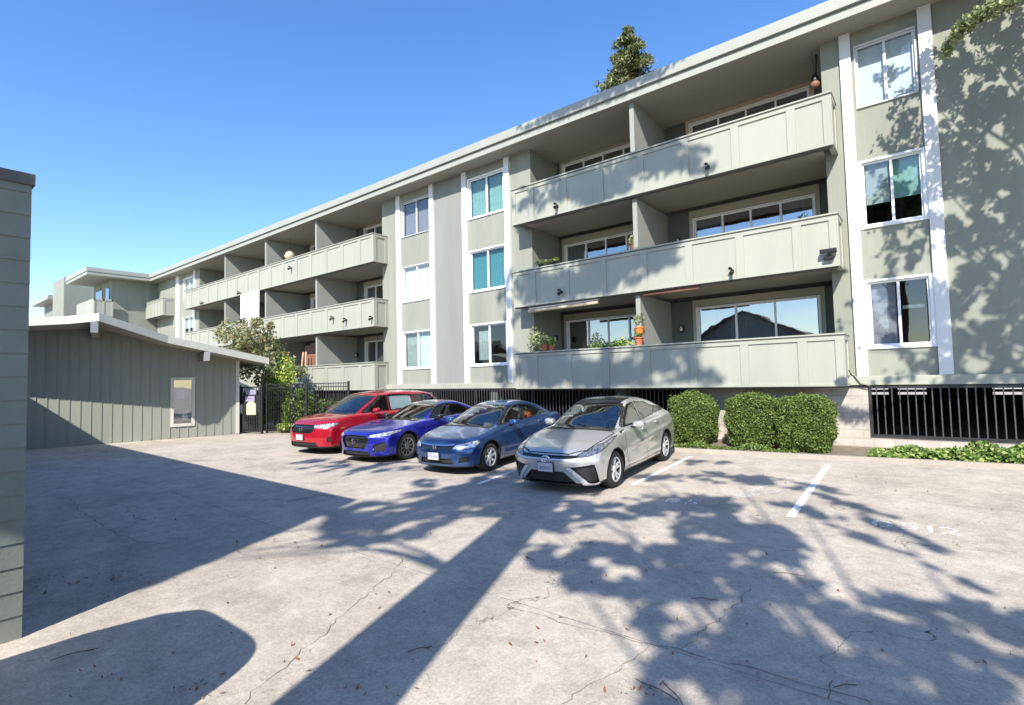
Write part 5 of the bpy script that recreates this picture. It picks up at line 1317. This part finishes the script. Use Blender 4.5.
# --- mid-blue compact sedan
blue = carpaint('steel_blue_paint', (.03, .09, .25), .6, .28)
K2 = dict(nth=380, dx=.011, nph=160, L=4.50, W=1.755, H=1.435, paint=blue, wb=2.70, xf=.90, rw=.315, gap=.055,
  T=[(-.5, .60), (.02, .66), (.2, .76), (.6, .86), (1.0, .95), (1.25, .985), (1.8, 1.0), (3.4, 1.03), (3.9, 1.05), (4.2, 1.04), (4.4, .97), (4.6, .85)],
  G=[(-.5, .2), (.75, .84), (1.02, .96), (1.5, 1.18), (1.9, 1.345), (2.2, 1.41), (2.55, 1.435), (3.0, 1.415), (3.4, 1.32), (3.8, 1.14), (4.1, 1.0), (4.4, .8), (6, .2)],
  plan=[(-.2, .84), (.4, .86), (1.0, .872), (2.2, .8775), (3.6, .875), (4.1, .85), (4.6, .80)], zb=[(-1, .20), (.5, .18), (3.9, .19), (4.5, .30)],
  nose=[(.1, .14), (.2, .05), (.35, .02), (.5, .0), (.58, .02), (.68, .08), (.76, .18), (.9, .5)], tail=[(.1, 4.3), (.35, 4.46), (.6, 4.5), (.9, 4.46), (1.05, 4.40), (1.3, 4.2)],
  sec=sect(.2, .60, .98, .05, .05), ncurv=.34, tcurv=.38, wbelt=.775, wroof=.555, belt=[(0, .94), (2, .96), (3.2, 1.0), (4.2, 1.05)], cowlz=.96, cowlx=1.0, roofx=2.0, zsill=.22,
  lines=[(1.2, .78, 4.2, .86, .012, .03), (1.3, .33, 3.5, .33, .018, .05)], flare=[(.90, .4, .012), (3.60, .4, .012)], crown=.06,
  hood=[(.16, -.1), (.18, .42), (.36, .60), (.7, .70), (1.0, .76), (1.04, .7), (.96, -.1)],
  doors=[('front_door', [(1.42, .28), (2.42, .27), (2.46, .98), (2.50, 1.34), (2.0, 1.29), (1.35, .97), (1.32, .7)]), ('rear_door', [(2.42, .27), (3.10, .28), (3.18, .52), (3.42, .80), (3.46, 1.02), (3.14, 1.25), (2.50, 1.33), (2.46, .98)])],
  swin=[([(1.60, .985), (2.42, 1.01), (2.43, 1.325), (2.12, 1.305), (1.86, 1.19)], 'carglass', 'side_window'), ([(2.50, 1.012), (3.12, 1.05), (3.24, 1.15), (2.98, 1.28), (2.51, 1.33)], 'carglass', 'side_window'), ([(1.36, .975), (1.56, .983), (1.78, 1.15)], 'carglass', 'quarter_window'), ([(3.18, 1.055), (3.44, 1.08), (3.28, 1.14)], 'carglass_dk', 'quarter_window')],
  wsp=[(1.04, -.1), (1.04, .66), (2.0, .54), (2.0, -.1)], rgp=[(3.15, -.1), (3.15, .50), (3.95, .58), (3.95, -.1)], trunk=[(3.98, -.1), (3.98, .62), (4.42, .62), (4.42, -.1)],
  front=[('headlight', 'f', [(.54, .60), (.80, .585), (1.20, .61), (1.42, .70), (1.30, .74), (.95, .705), (.66, .665)], 'lamp', True, .003),
         ('grille', 'f', [(-.1, .565), (.50, .575), (.53, .60), (.60, .655), (.3, .64), (-.1, .635)], M['gloss_blk'], False, .016),
         ('chrome_bar', 'f', [(-.1, .635), (.3, .64), (.62, .66), (.62, .685), (.3, .668), (-.1, .66)], 'chrome', False, -.004),
         ('lower_grille', 'f', [(-.1, .27), (.55, .27), (.46, .38), (-.1, .38)], M['matt_blk'], False, .03),
         ('fog_recess', 'f', [(.70, .30), (1.02, .33), (1.0, .41), (.74, .40)], M['matt_blk'], True, .02),
         ('rear_light', 't', [(.7, .78), (1.2, .75), (1.25, .95), (.75, .96)], 'redlamp', True, .0)],
  mirror=(1.70, .87, 1.0), handles={'front_door': (2.28, .86), 'rear_door': (3.02, .89)}, platez=.43, platetxt='6TWN385', emblemz=.61, emblem='h', er=.05,
  spokes=dict(n=7, w=(.06, .05), m=M['alloy']), seat='cabin_lt')
c2 = car_root('blue_sedan', 'medium blue compact sedan parked between the silver and violet blue cars', (488, 470.8), 0, K2['xf'], K2['wb'], K2['W']/2)
make_car(K2, c2)
# --- violet-blue sport sedan
violet = carpaint('violet_blue_paint', (.025, .03, .42), .55, .25)
K3 = dict(L=4.94, W=1.91, H=1.43, paint=violet, roofmat=M['gloss_blk'], wb=2.87, xf=.97, rw=.345, gap=.05,
  T=[(-.5, .66), (.02, .72), (.2, .80), (.7, .88), (1.3, .96), (1.6, .99), (2.2, 1.0), (3.7, 1.05), (4.3, 1.09), (4.75, 1.08), (5, .95)],
  G=[(-.5, .2), (1.1, .86), (1.42, .97), (1.95, 1.18), (2.35, 1.33), (2.65, 1.40), (3.0, 1.43), (3.4, 1.405), (3.8, 1.30), (4.2, 1.15), (4.5, 1.03), (4.8, .8), (6, .2)],
  plan=[(-.2, .90), (.4, .93), (1.0, .95), (2.3, .945), (3.9, .955), (4.5, .92), (5, .86)], zb=[(-1, .16), (.5, .15), (4.2, .16), (4.9, .30)],
  nose=[(.1, .10), (.2, .03), (.35, .02), (.5, .0), (.66, .01), (.74, .08), (.82, .22), (.9, .5)], tail=[(.1, 4.75), (.35, 4.9), (.6, 4.94), (.9, 4.9), (1.07, 4.84), (1.3, 4.6)],
  sec=sect(.2, .62, .98, .05, .05), ncurv=.38, tcurv=.25, wbelt=.83, wroof=.59, belt=[(0, .95), (2, .97), (3.2, 1.0), (4.4, 1.06)], cowlz=.97, cowlx=1.40, roofx=2.4, zsill=.20,
  lines=[(1.2, .80, 4.7, .90, .018, .035), (1.5, .34, 3.8, .36, .02, .06)], flare=[(.97, .4, .02), (3.84, .4, .022)], crown=.05,
  hood=[(.16, -.1), (.18, .36), (.36, .62), (.8, .76), (1.36, .84), (1.44, .75), (1.36, -.1)],
  doors=[('front_door', [(1.72, .28), (2.75, .27), (2.80, .98), (2.84, 1.33), (2.4, 1.28), (1.72, .97), (1.62, .7)]), ('rear_door', [(2.75, .27), (3.42, .28), (3.48, .52), (3.75, .82), (3.80, 1.03), (3.46, 1.25), (2.84, 1.32), (2.80, .98)])],
  swin=[([(1.98, 1.0), (2.76, 1.02), (2.78, 1.32), (2.52, 1.29), (2.28, 1.20)], 'carglass_dk', 'side_window'), ([(2.84, 1.022), (3.46, 1.05), (3.60, 1.14), (3.34, 1.27), (2.85, 1.325)], 'carglass_dk', 'side_window'), ([(3.54, 1.055), (3.86, 1.075), (3.66, 1.13)], 'carglass_dk', 'quarter_window')],
  wsp=[(1.44, -.1), (1.44, .70), (2.42, .57), (2.42, -.1)], rgp=[(3.5, -.1), (3.5, .52), (4.35, .60), (4.35, -.1)], trunk=[(4.42, -.1), (4.42, .62), (4.84, .62), (4.84, -.1)], roofpoly=[(2.45, -.1), (2.45, .49), (3.5, .49), (3.5, -.1)],
  front=[('headlight', 'f', [(.56, .655), (.85, .665), (1.25, .69), (1.62, .755), (1.72, .80), (1.35, .785), (.95, .745), (.62, .715)], 'lamp', True, .003),
         ('grille', 'f', [(-.1, .38), (.40, .38), (.56, .60), (.48, .68), (-.1, .70)], M['gloss_blk'], False, .03),
         ('lower_grille', 'f', [(-.1, .19), (.62, .19), (.52, .30), (-.1, .31)], M['matt_blk'], False, .03),
         ('side_intake', 'f', [(.70, .30), (1.12, .32), (1.18, .44), (1.1, .54), (.72, .47)], M['matt_blk'], True, .03),
         ('rear_light', 't', [(.7, .82), (1.3, .78), (1.35, .95), (.75, .99)], 'redlamp', True, .0)],
  mirror=(2.06, .95, 1.02), handles={'front_door': (2.60, .86), 'rear_door': (3.35, .90)}, mirmat=M['gloss_blk'], platez=.335, platetxt='', noplate=True, emblemz=.55, emblem='a', er=.06, fin=3.4,
  spokes=dict(n=10, w=(.035, .022), m=M['alloy_dk']), seat='cabin')
c3 = car_root('violet_sedan', 'deep violet blue sport sedan between the minivan and the compact sedan', (405.5, 459.5), 0, K3['xf'], K3['wb'], K3['W']/2)
make_car(K3, c3)
# --- red minivan
red = carpaint('bright_red_paint', (.46, .010, .028), .35, .25)
K4 = dict(L=5.2, W=1.995, H=1.74, paint=red, wb=3.0, xf=1.03, rw=.355, gap=.05,
  T=[(-.5, .80), (.02, .86), (.2, .96), (.6, 1.04), (1.0, 1.10), (1.25, 1.13), (1.8, 1.12), (3.6, 1.14), (4.9, 1.16), (5.3, 1.0)],
  G=[(-.5, .3), (.75, 1.0), (1.02, 1.12), (1.5, 1.38), (1.95, 1.60), (2.25, 1.68), (2.8, 1.735), (3.6, 1.735), (4.4, 1.70), (4.8, 1.62), (4.98, 1.45), (5.15, 1.1), (5.3, .6)],
  plan=[(-.2, .93), (.4, .965), (1.0, .985), (2.3, .9975), (4.2, .9975), (4.9, .96), (5.3, .92)], zb=[(-1, .21), (.5, .19), (4.4, .20), (5.2, .30)],
  nose=[(.1, .14), (.2, .05), (.35, .02), (.5, .0), (.75, .02), (.85, .10), (.95, .22), (1.1, .5)], tail=[(.1, 5.0), (.35, 5.15), (.6, 5.2), (1.1, 5.14), (1.4, 5.0), (1.75, 4.75)],
  sec=sect(.22, .70, 1.12, .05, .045), ncurv=.38, tcurv=.2, wbelt=.90, wroof=.70, belt=[(0, 1.06), (2, 1.09), (3.6, 1.12), (5, 1.16)], cowlz=1.12, cowlx=1.0, roofx=2.0, zsill=.25,
  lines=[(1.5, .95, 3.9, .98, .014, .03), (1.6, .42, 4.0, .42, .02, .06)], flare=[(1.03, .4, .014), (4.03, .4, .014)], crown=.06,
  hood=[(.18, -.1), (.20, .42), (.40, .66), (.7, .78), (1.0, .86), (1.04, .75), (.96, -.1)],
  doors=[('front_door', [(1.62, .32), (2.55, .31), (2.58, 1.10), (2.60, 1.60), (2.1, 1.56), (1.5, 1.12), (1.48, .8)]), ('rear_door', [(2.55, .31), (3.50, .32), (3.55, .6), (3.72, .9), (3.74, 1.12), (3.70, 1.60), (2.60, 1.61), (2.58, 1.10)])],
  swin=[([(1.78, 1.13), (2.52, 1.145), (2.54, 1.585), (2.24, 1.56), (1.96, 1.37)], 'carglass', 'side_window'), ([(2.62, 1.147), (3.66, 1.165), (3.64, 1.58), (2.64, 1.59)], 'carglass', 'side_window'), ([(3.76, 1.19), (4.62, 1.25), (4.74, 1.38), (4.55, 1.54), (3.74, 1.575)], 'carglass_dk', 'side_window'), ([(1.48, 1.12), (1.73, 1.13), (1.90, 1.35)], 'carglass', 'quarter_window')],
  wsp=[(1.04, -.1), (1.04, .78), (2.0, .66), (2.0, -.1)], rgp=[(4.85, -.1), (4.85, .62), (5.08, .68), (5.08, -.1)],
  front=[('headlight', 'f', [(.58, .77), (.9, .76), (1.35, .80), (1.62, .875), (1.3, .89), (.85, .855), (.58, .835)], 'lamp', True, .003),
         ('grille', 'f', [(-.1, .62), (.45, .62), (.62, .72), (.60, .84), (-.1, .85)], M['gloss_blk'], False, .02),
         ('lower_grille', 'f', [(-.1, .24), (.75, .26), (.65, .36), (-.1, .36)], M['matt_blk'], False, .03),
         ('fog_recess', 'f', [(1.12, .36), (1.25, .38), (1.25, .50), (1.12, .50)], M['matt_blk'], True, .02),
         ('side_marker', 'f', [(1.62, .72), (1.74, .72), (1.74, .75), (1.62, .75)], 'amber', True, -.002),
         ('rear_light', 't', [(.85, .9), (1.3, .9), (1.3, 1.2), (.85, 1.2)], 'redlamp', True, .0)],
  mirror=(1.86, .99, 1.17), handles={'front_door': (2.42, 1.0), 'rear_door': (2.75, 1.02)}, platez=.50, platetxt='', emblemz=.74, emblem='h', er=.06, fin=4.3,
  spokes=dict(n=5, w=(.05, .03), split=.22, m=M['alloy']), seat='cabin')
c4 = car_root('red_minivan', 'bright red minivan with a white sunshade in its side window', (350, 452), 0, K4['xf'], K4['wb'], K4['W']/2)
make_car(K4, c4)
m = MB(); m.box(2.66, 3.6, -.868, -.862, 1.14, 1.56, T=lambda p: (p[0], p[1]+(p[2]-1.14)*.36, p[2])); m.build('window_sunshade', mat('pale_blue_sunshade', (.80, .85, .88), .6, .1, 3), c4)
# ------------------------------------------------------------------ trees whose shadows fall on the lot and the facade
from mathutils import noise as mnoise
def dapple(kind, g_, thr):
    a, b = (g_[0], g_[1]) if kind == 'g' else ((g_[0], g_[2]*1.0) if kind != 'n' else (g_[1], g_[2]))
    sc = 2.1 if kind == 'g' else 2.0
    v = mnoise.noise(Vector((a*sc, b*sc*.8, 3.1)))*.75+mnoise.noise(Vector((a*sc*2.6, b*sc*2.1, 9.7)))*.5
    return v > thr
def shadow_tree(name, base, top, r0, patches, label, mleaf, lsize, density, group=None, seed=1, bend=.3, thr=-9):
    """patches: (kind, a, b, ra, rb, rot, lo, hi, fill): ellipse of the crown as its shade falls on ground ('g') or the front wall ('w')"""
    E = empty(name, base, 0, label, 'tree', group); B = np.array(base); P = []; T = []
    for kind, a, b, ra, rb, rot, lo, hi, fill in patches:
        c, s_ = math.cos(R(rot)), math.sin(R(rot))
        n = max(8, int(density*fill*ra*rb*(1 if kind == 'g' else 1)))
        # clumped sampling in the ellipse
        k = max(3, n//22); cu = rng.normal(size=(k, 2))*.45; idx = rng.integers(0, k, n); uv = cu[idx]+rng.normal(size=(n, 2))*.12
        ok = (uv**2).sum(1) < 1.05; uv = uv[ok]; n = len(uv)
        px = a+uv[:, 0]*ra*c-uv[:, 1]*rb*s_; py = b+uv[:, 0]*ra*s_+uv[:, 1]*rb*c
        hz_ = np.repeat(rng.uniform(lo, hi, k), 1)[idx[ok]]+rng.normal(size=n)*.25
        base_t = []
        for x, y, h in zip(px, py, hz_):
            if kind == 'g':
                if y > 900: continue
                g_ = gnd(x, y)
            elif kind == 'n':
                g_ = at(x, y, 'X', float(NB[0]))
                if not -6 < g_[1] < 1.5: continue
            else:
                g_ = at(x, y, 'Y', 14.3 if kind == 'b' else YF)
            if thr > -5 and not dapple(kind, g_, thr+(.10 if kind == 'w' and g_[0] < .35 else 0)): continue
            t = (h-g_[2])/SUN[2]; q = g_+SUN*t
            base_t.append(q)
        if len(base_t) < 2: continue
        base_t = np.array(base_t)
        cz = base_t@AF; ux, uy = 512+F_*(base_t@AR)/cz, 352.5-F_*(base_t@AU)/cz      # leaves inside the camera frame are dropped; the unseen rest casts the shade
        vis = (cz > 0) & (ux > -15) & (ux < 1040) & (uy > -15) & (uy < 720); base_t = base_t[~vis]
        if len(base_t) < 2: continue
        P.append(base_t-B)

        for _ in range(len(base_t)//900): T.append(base_t[rng.integers(len(base_t))]-B)
        if rng.random() < .5: T.append(base_t.mean(0)-B)
    P = np.concatenate(P)
    leaves('crown', P, lsize, M[mleaf], E, aspect=1.7)
    m = MB(); tree_branches(m, (0, 0, 0), tuple(Vector(top)-Vector(base)), r0, T, bend, seed); m.build('trunk', M['bark'], E, smooth=True)
    return E
# A: tall trunk close behind the camera at its left; trunk strip of shade runs up the lot
ta = gnd(332, 705); tb = gnd(556, 506); cen = (ta+tb)/2
b0 = ta+SUN*1.0*4.6; bA = (float(b0[0]), float(b0[1]), float(gz(b0[0], b0[1])))
topA = (bA[0]+.3, bA[1]-.3, 15.5)
patA = [('b', 575, 372, 60, 16, 0, 12.5, 14.5, 1.60), ('b', 545, 355, 30, 22, 0, 12.5, 14, 1.20), ('b', 660, 365, 40, 20, 0, 12.0, 14, 1.10),
        ('b', 590, 185, 55, 20, -15, 14.5, 16, 1.70), ('b', 655, 160, 45, 18, -15, 14.5, 16, 1.00), ('b', 690, 165, 25, 20, -15, 14, 16, 0.70),
        ('b', 560, 290, 45, 18, -8, 13, 15, 1.40), ('b', 640, 262, 40, 18, -8, 13, 15, 1.10), ('b', 610, 280, 30, 14, -8, 13, 15, 1.00), ('b', 530, 200, 22, 15, 0, 14, 15.5, 0.80),
        ('b', 700, 375, 25, 14, 0, 12, 14, 0.80), ('w', 508, 370, 16, 22, 0, 12, 14, 1.20), ('w', 510, 300, 12, 30, 0, 13, 15, 0.60), ('b', 600, 100, 90, 8, -22, 14.5, 16.5, 1.00)]
q_ = np.random.default_rng(12)
for _ in range(95):
    t_ = q_.random(); x_ = 325+t_*215; y_ = 531-t_*46+q_.normal()*(9+5*t_); patA.append(('g', x_, y_, q_.uniform(9, 26), q_.uniform(2, 4.5), q_.uniform(-22, 0), 8.5, 10.5, q_.uniform(3, 6)*(.5+t_)))
for _ in range(14):
    patA.append(('g', q_.uniform(310, 400), q_.uniform(460, 472), q_.uniform(12, 24), 2, q_.uniform(-15, -4), 9, 10.5, 2.5))
patA += [('b', 540, 365, 30, 24, 0, 12.5, 14, 1.0), ('b', 610, 378, 60, 12, 0, 12.5, 14, 1.0), ('b', 690, 350, 18, 14, 0, 12, 14, .5), ('b', 540, 285, 30, 26, -8, 13, 15, 1.0), ('b', 600, 265, 40, 22, -10, 13, 15, 1.0), ('b', 660, 245, 30, 18, -10, 13, 15, .8)]
patA += [('n', 10, 350, 26, 60, 0, 6, 7.5, 2.2), ('n', 10, 250, 26, 60, 0, 6.5, 8, 2.2), ('n', 10, 450, 26, 50, 0, 6, 7, 2.2), ('n', 12, 200, 20, 30, 0, 6.5, 8, 1.2), ('n', 12, 510, 20, 20, 0, 6, 7, 1.5)]
shadow_tree('shade_tree', bA, topA, .50, patA, 'tall thick trunked tree standing close behind the viewpoint', 'oak', .11, 1.2, 'shade trees around the lot', 4, .12)
# B: spreading tree behind the camera at the right
bB = (4.2, -6.5, float(gz(4.2, -6.5)))
patB = [('g', 610, 510, 75, 9, 3, 5.5, 8, 1.6), ('g', 560, 520, 35, 14, 0, 5.5, 8, 1.1), ('g', 690, 505, 70, 12, 2, 5.5, 8, 1.2), ('g', 740, 540, 70, 26, 12, 5, 7.5, 1.5), ('g', 650, 555, 90, 12, 4, 5, 7.5, 1.6),
        ('g', 560, 560, 45, 14, 10, 5, 7, 1.0), ('g', 620, 590, 60, 14, 10, 5, 7, .9), ('g', 710, 580, 70, 22, 8, 5, 7, 1.5), ('g', 790, 590, 80, 14, 12, 5, 7, 1.3), ('g', 860, 595, 60, 9, 10, 5, 7, 1.2),
        ('g', 940, 615, 90, 9, 14, 4.8, 6.5, 1.2), ('g', 960, 645, 80, 9, 14, 4.8, 6.5, 1.0), ('g', 790, 485, 60, 5, 8, 6, 8.5, 1.0), ('g', 730, 478, 60, 6, 3, 6, 8.5, .9), ('g', 850, 505, 50, 5, 15, 6, 8, .9), ('g', 905, 535, 60, 5, 24, 6, 8, 1.0), ('g', 800, 510, 45, 6, 10, 6, 8, 1.0), ('g', 870, 540, 45, 4, 20, 6, 8, .5),
        ('g', 960, 580, 50, 3, 25, 5.5, 7, .5), ('g', 655, 478, 35, 5, 0, 6, 8.5, .9), ('g', 700, 462, 30, 4, 0, 6, 8.5, .8), ('g', 560, 492, 40, 7, 0, 6, 8.5, 1.1), ('g', 500, 500, 30, 10, 0, 6, 8, .8)]
q_ = np.random.default_rng(5)
for _ in range(70):
    x_, y_ = q_.uniform(655, 1060), q_.uniform(610, 720)
    if y_ > 640+ (760-x_)*.0 and x_ < 690 and y_ < 630: continue
    if (x_-790)*.6+(y_-660) < -70 and False: continue
    k_ = (y_-371)/270; patB.append(('g', x_, y_, 26*k_*q_.uniform(.6, 1.5), 9*k_*q_.uniform(.7, 1.3), q_.uniform(0, 40), 4.8, 6.8, q_.uniform(.5, 1.1)))
shadow_tree('shade_tree', bB, (4.0, -6.3, 7.5), .26, patB, 'spreading leafy tree standing behind the viewpoint at the right', 'oak', .085, 3.0, 'shade trees around the lot', 7, thr=-.13)
# C: tree just outside the frame at the right; shade on the right wall, one branch tip in view
bC = (6.2, 7.2, -1.95)
patC = []
for yy_ in range(35, 380, 38):
    for xx_ in range(900, 1120, 36):
        if yy_ < 60 and xx_ < 940: continue
        patC.append(('w', xx_, yy_, 32, 30, 0, 5.0+(378-yy_)/378*3, 7+(378-yy_)/378*3, .8 if xx_ > 925 else .6))
for x_, y_, a_ in ((850, 265, 9), (838, 232, 7), (846, 322, 8), (838, 330, 6), (855, 250, 6), (849, 305, 5), (860, 350, 6)): patC.append(('w', x_, y_, a_, a_*.8, -20, 5.5, 8, .8))
TC = shadow_tree('shade_tree', bC, (5.6, 8.0, 8.5), .24, patC, 'broad tree at the right edge with one pale green branch tip showing', 'oak', .07, .95, 'shade trees around the lot', 11, thr=-.20)
# the branch tip seen at top right
P = []; ctl = [(1045, -25, 8.5), (1010, -2, 8.6), (990, 10, 8.7), (970, 22, 8.8), (958, 33, 8.9), (950, 44, 9.0), (943, 60, 9.1)]
pts3 = [at(a, b, 'Y', y)-np.array(bC) for a, b, y in ctl]
for k, q in enumerate(pts3[:-1]):
    for s_ in np.linspace(0, 1, 4)[:-1]:
        c = q*(1-s_)+pts3[k+1]*s_; w = .22*(1-k/6)+.06; P.append(blob_pts(c, (w*.8, w*.8, w*.6), int(80*(w/.3)+14), .05))
leaves('branch_leaves', np.concatenate(P), .04, M['olive'], TC, aspect=1.9)
m = MB(); m.tube([(-.3, .4, 9.2)]+[tuple(q) for q in pts3], [.06, .035, .028, .022, .016, .012, .008, .004], 6); m.build('branch', M['bark'], TC, smooth=True)

# ------------------------------------------------------------------ things behind the viewpoint, seen only as shade and reflections
_d = gnd(262, 650)-gnd(303, 678); VS = (-3.45+float(_d[0]), .18+float(_d[1])*.9)
def van():
    E = empty('parked_van', (float(VS[0]), float(VS[1]), float(gz(*VS))), R(-90), 'white parked van with rounded nose left behind the viewpoint', 'van')
    # local x forward = nose toward +Y (rot -90 maps +x -> -y), so mirror
    E.rotation_euler = (0, 0, R(90))
    keys = [(.0, .25, .55, 1.1), (-.05, .42, .42, 1.5), (-.14, .60, .34, 1.78), (-.30, .76, .30, 1.98), (-.6, .88, .28, 2.08), (-1.1, .96, .28, 2.13), (-2.5, 1.0, .28, 2.15), (-4.4, .98, .28, 2.12), (-4.75, .93, .32, 2.05), (-4.9, .85, .45, 1.9)]
    ka = np.array(keys); NS, NR = 72, 84; tt = np.linspace(0, len(keys)-1, NR); m = MB()
    for t in tt:
        x, w, z0, z1 = [float(np.interp(t, range(len(keys)), ka[:, c])) for c in range(4)]
        for k in range(NS):
            a = 2*math.pi*k/NS; c, s_ = math.cos(a), math.sin(a); e = .42
            m.v.append((x, w*math.copysign(abs(c)**e, c), (z0+z1)/2+(z1-z0)/2*math.copysign(abs(s_)**e, s_)))
    gl_f = []
    for i in range(NR-1):
        for k in range(NS):
            fc = (i*NS+k, i*NS+(k+1) % NS, (i+1)*NS+(k+1) % NS, (i+1)*NS+k); c = np.mean([m.v[q] for q in fc], 0)
            side_w = 1.28 < c[2] < 1.80 and abs(c[1]) > .6 and (-1.95 < c[0] < -.85)
            back_w = 1.28 < c[2] < 1.80 and abs(c[1]) > .6 and (-3.2 < c[0] < -2.1)
            ws_ = 1.25 < c[2] < 1.9 and abs(c[1]) < .72 and c[0] > -.62
            arch = any(math.hypot(c[0]-xw, c[2]-.36) < .42 for xw in (-.95, -4.0)) and abs(c[1]) > .5
            if arch: continue
            m.f.append(fc); m.mi.append(1 if (side_w or back_w or ws_) else (2 if c[2] < .42 else 0))
    m.f.append(tuple(range(NS))); m.mi.append(0); m.f.append(tuple(range((NR-1)*NS, NR*NS))); m.mi.append(0)
    m.build('body', [M['white'], M['gloss_blk'], M['matt_blk']], E, smooth=True)
    for x in (-.95, -4.0):
        for y in (-.86, .86):
            m = MB(); m.lathe([(.2, -.11), (.33, -.11), (.355, -.07), (.355, .07), (.33, .11), (.2, .11)], (x, y, .36), 32, 'y', False); w_ = m.build('wheel', M['tyre'], E, smooth=True)
            m = MB(); m.lathe([(.001, .09), (.09, .10), (.12, .07), (.2, .10), (.21, .06)], (x, y, .36), 24, 'y'); m.lathe([(.001, -.09), (.09, -.10), (.12, -.07), (.2, -.10), (.21, -.06)], (x, y, .36), 24, 'y'); m.build('rim', M['alloy'], w_)
van()
def house(x, y, w, d, h, rh, label, wallm, roofm, name='house'):
    E = empty(name, (x, y, -2.1), 0, label, 'house', 'houses behind the viewpoint')
    m = MB(); m.prism([(-w/2, 0), (w/2, 0), (w/2, h), (0, h+rh*.98), (-w/2, h)], -d/2, d/2, lambda u, v, q: (u, q, v)); m.build('wall', wallm, E)
    for s_ in (-1, 1):
        m = MB(); m.prism([(0, h+rh), (s_*(w/2+.5), h-.3), (s_*(w/2+.5), h-.12), (0, h+rh+.18)], -d/2-.5, d/2+.5, lambda u, v, q: (u, q, v)); m.build('roof', roofm, E)
    for k in (-1, 1):
        m = MB(); m.box(k*w/4-.7, k*w/4+.7, d/2, d/2+.04, 1, 2.3); f = m.build('window', M['vinyl'], E)
        m = MB(); m.box(k*w/4-.6, k*w/4+.6, d/2+.041, d/2+.05, 1.1, 2.2); m.build('pane', M['glass_dk'], f)
brown = mat('brown_roof_shingle', (.12, .075, .05), .9, .3, 6, .4, 30)
house(-14, -24, 17, 9, 3.8, 4.2, 'brown roofed house across the lot behind the viewpoint', M['stucco_dk'], brown)
house(14, -22, 10, 9, 3.0, 2.6, 'smaller house with brown roof right of the other one', M['shed'], brown)
house(-31, -22, 14, 8, 3.0, 2.6, 'low wide house with brown roof at the far left behind', M['shed'], brown)
def simple_tree(x, y, h, r, label, seed):
    E = empty('garden_tree', (x, y, -2.1), 0, label, 'tree', 'trees among the houses'); rr = np.random.default_rng(seed); P = []; T = []
    for k in range(16):
        d_ = rr.normal(size=3); d_ /= np.linalg.norm(d_); c = np.array([0, 0, h-r])+d_*r*.65; T.append(c); P.append(blob_pts(c, (r*.45,)*3, 260, .2))
    leaves('crown', np.concatenate(P), .22, M['oak'], E)
    m = MB(); tree_branches(m, (0, 0, 0), (0, 0, h-r), .2, T, .2, seed); m.build('trunk', M['bark'], E)
simple_tree(-4.5, -21, 8, 2.6, 'round leafy tree between the two nearest houses behind', 5)
simple_tree(7, -18, 7, 2.4, 'leafy tree in front of the smaller brown roofed house', 6)
simple_tree(-22.5, -19, 8, 3, 'taller leafy tree by the low wide house', 8)
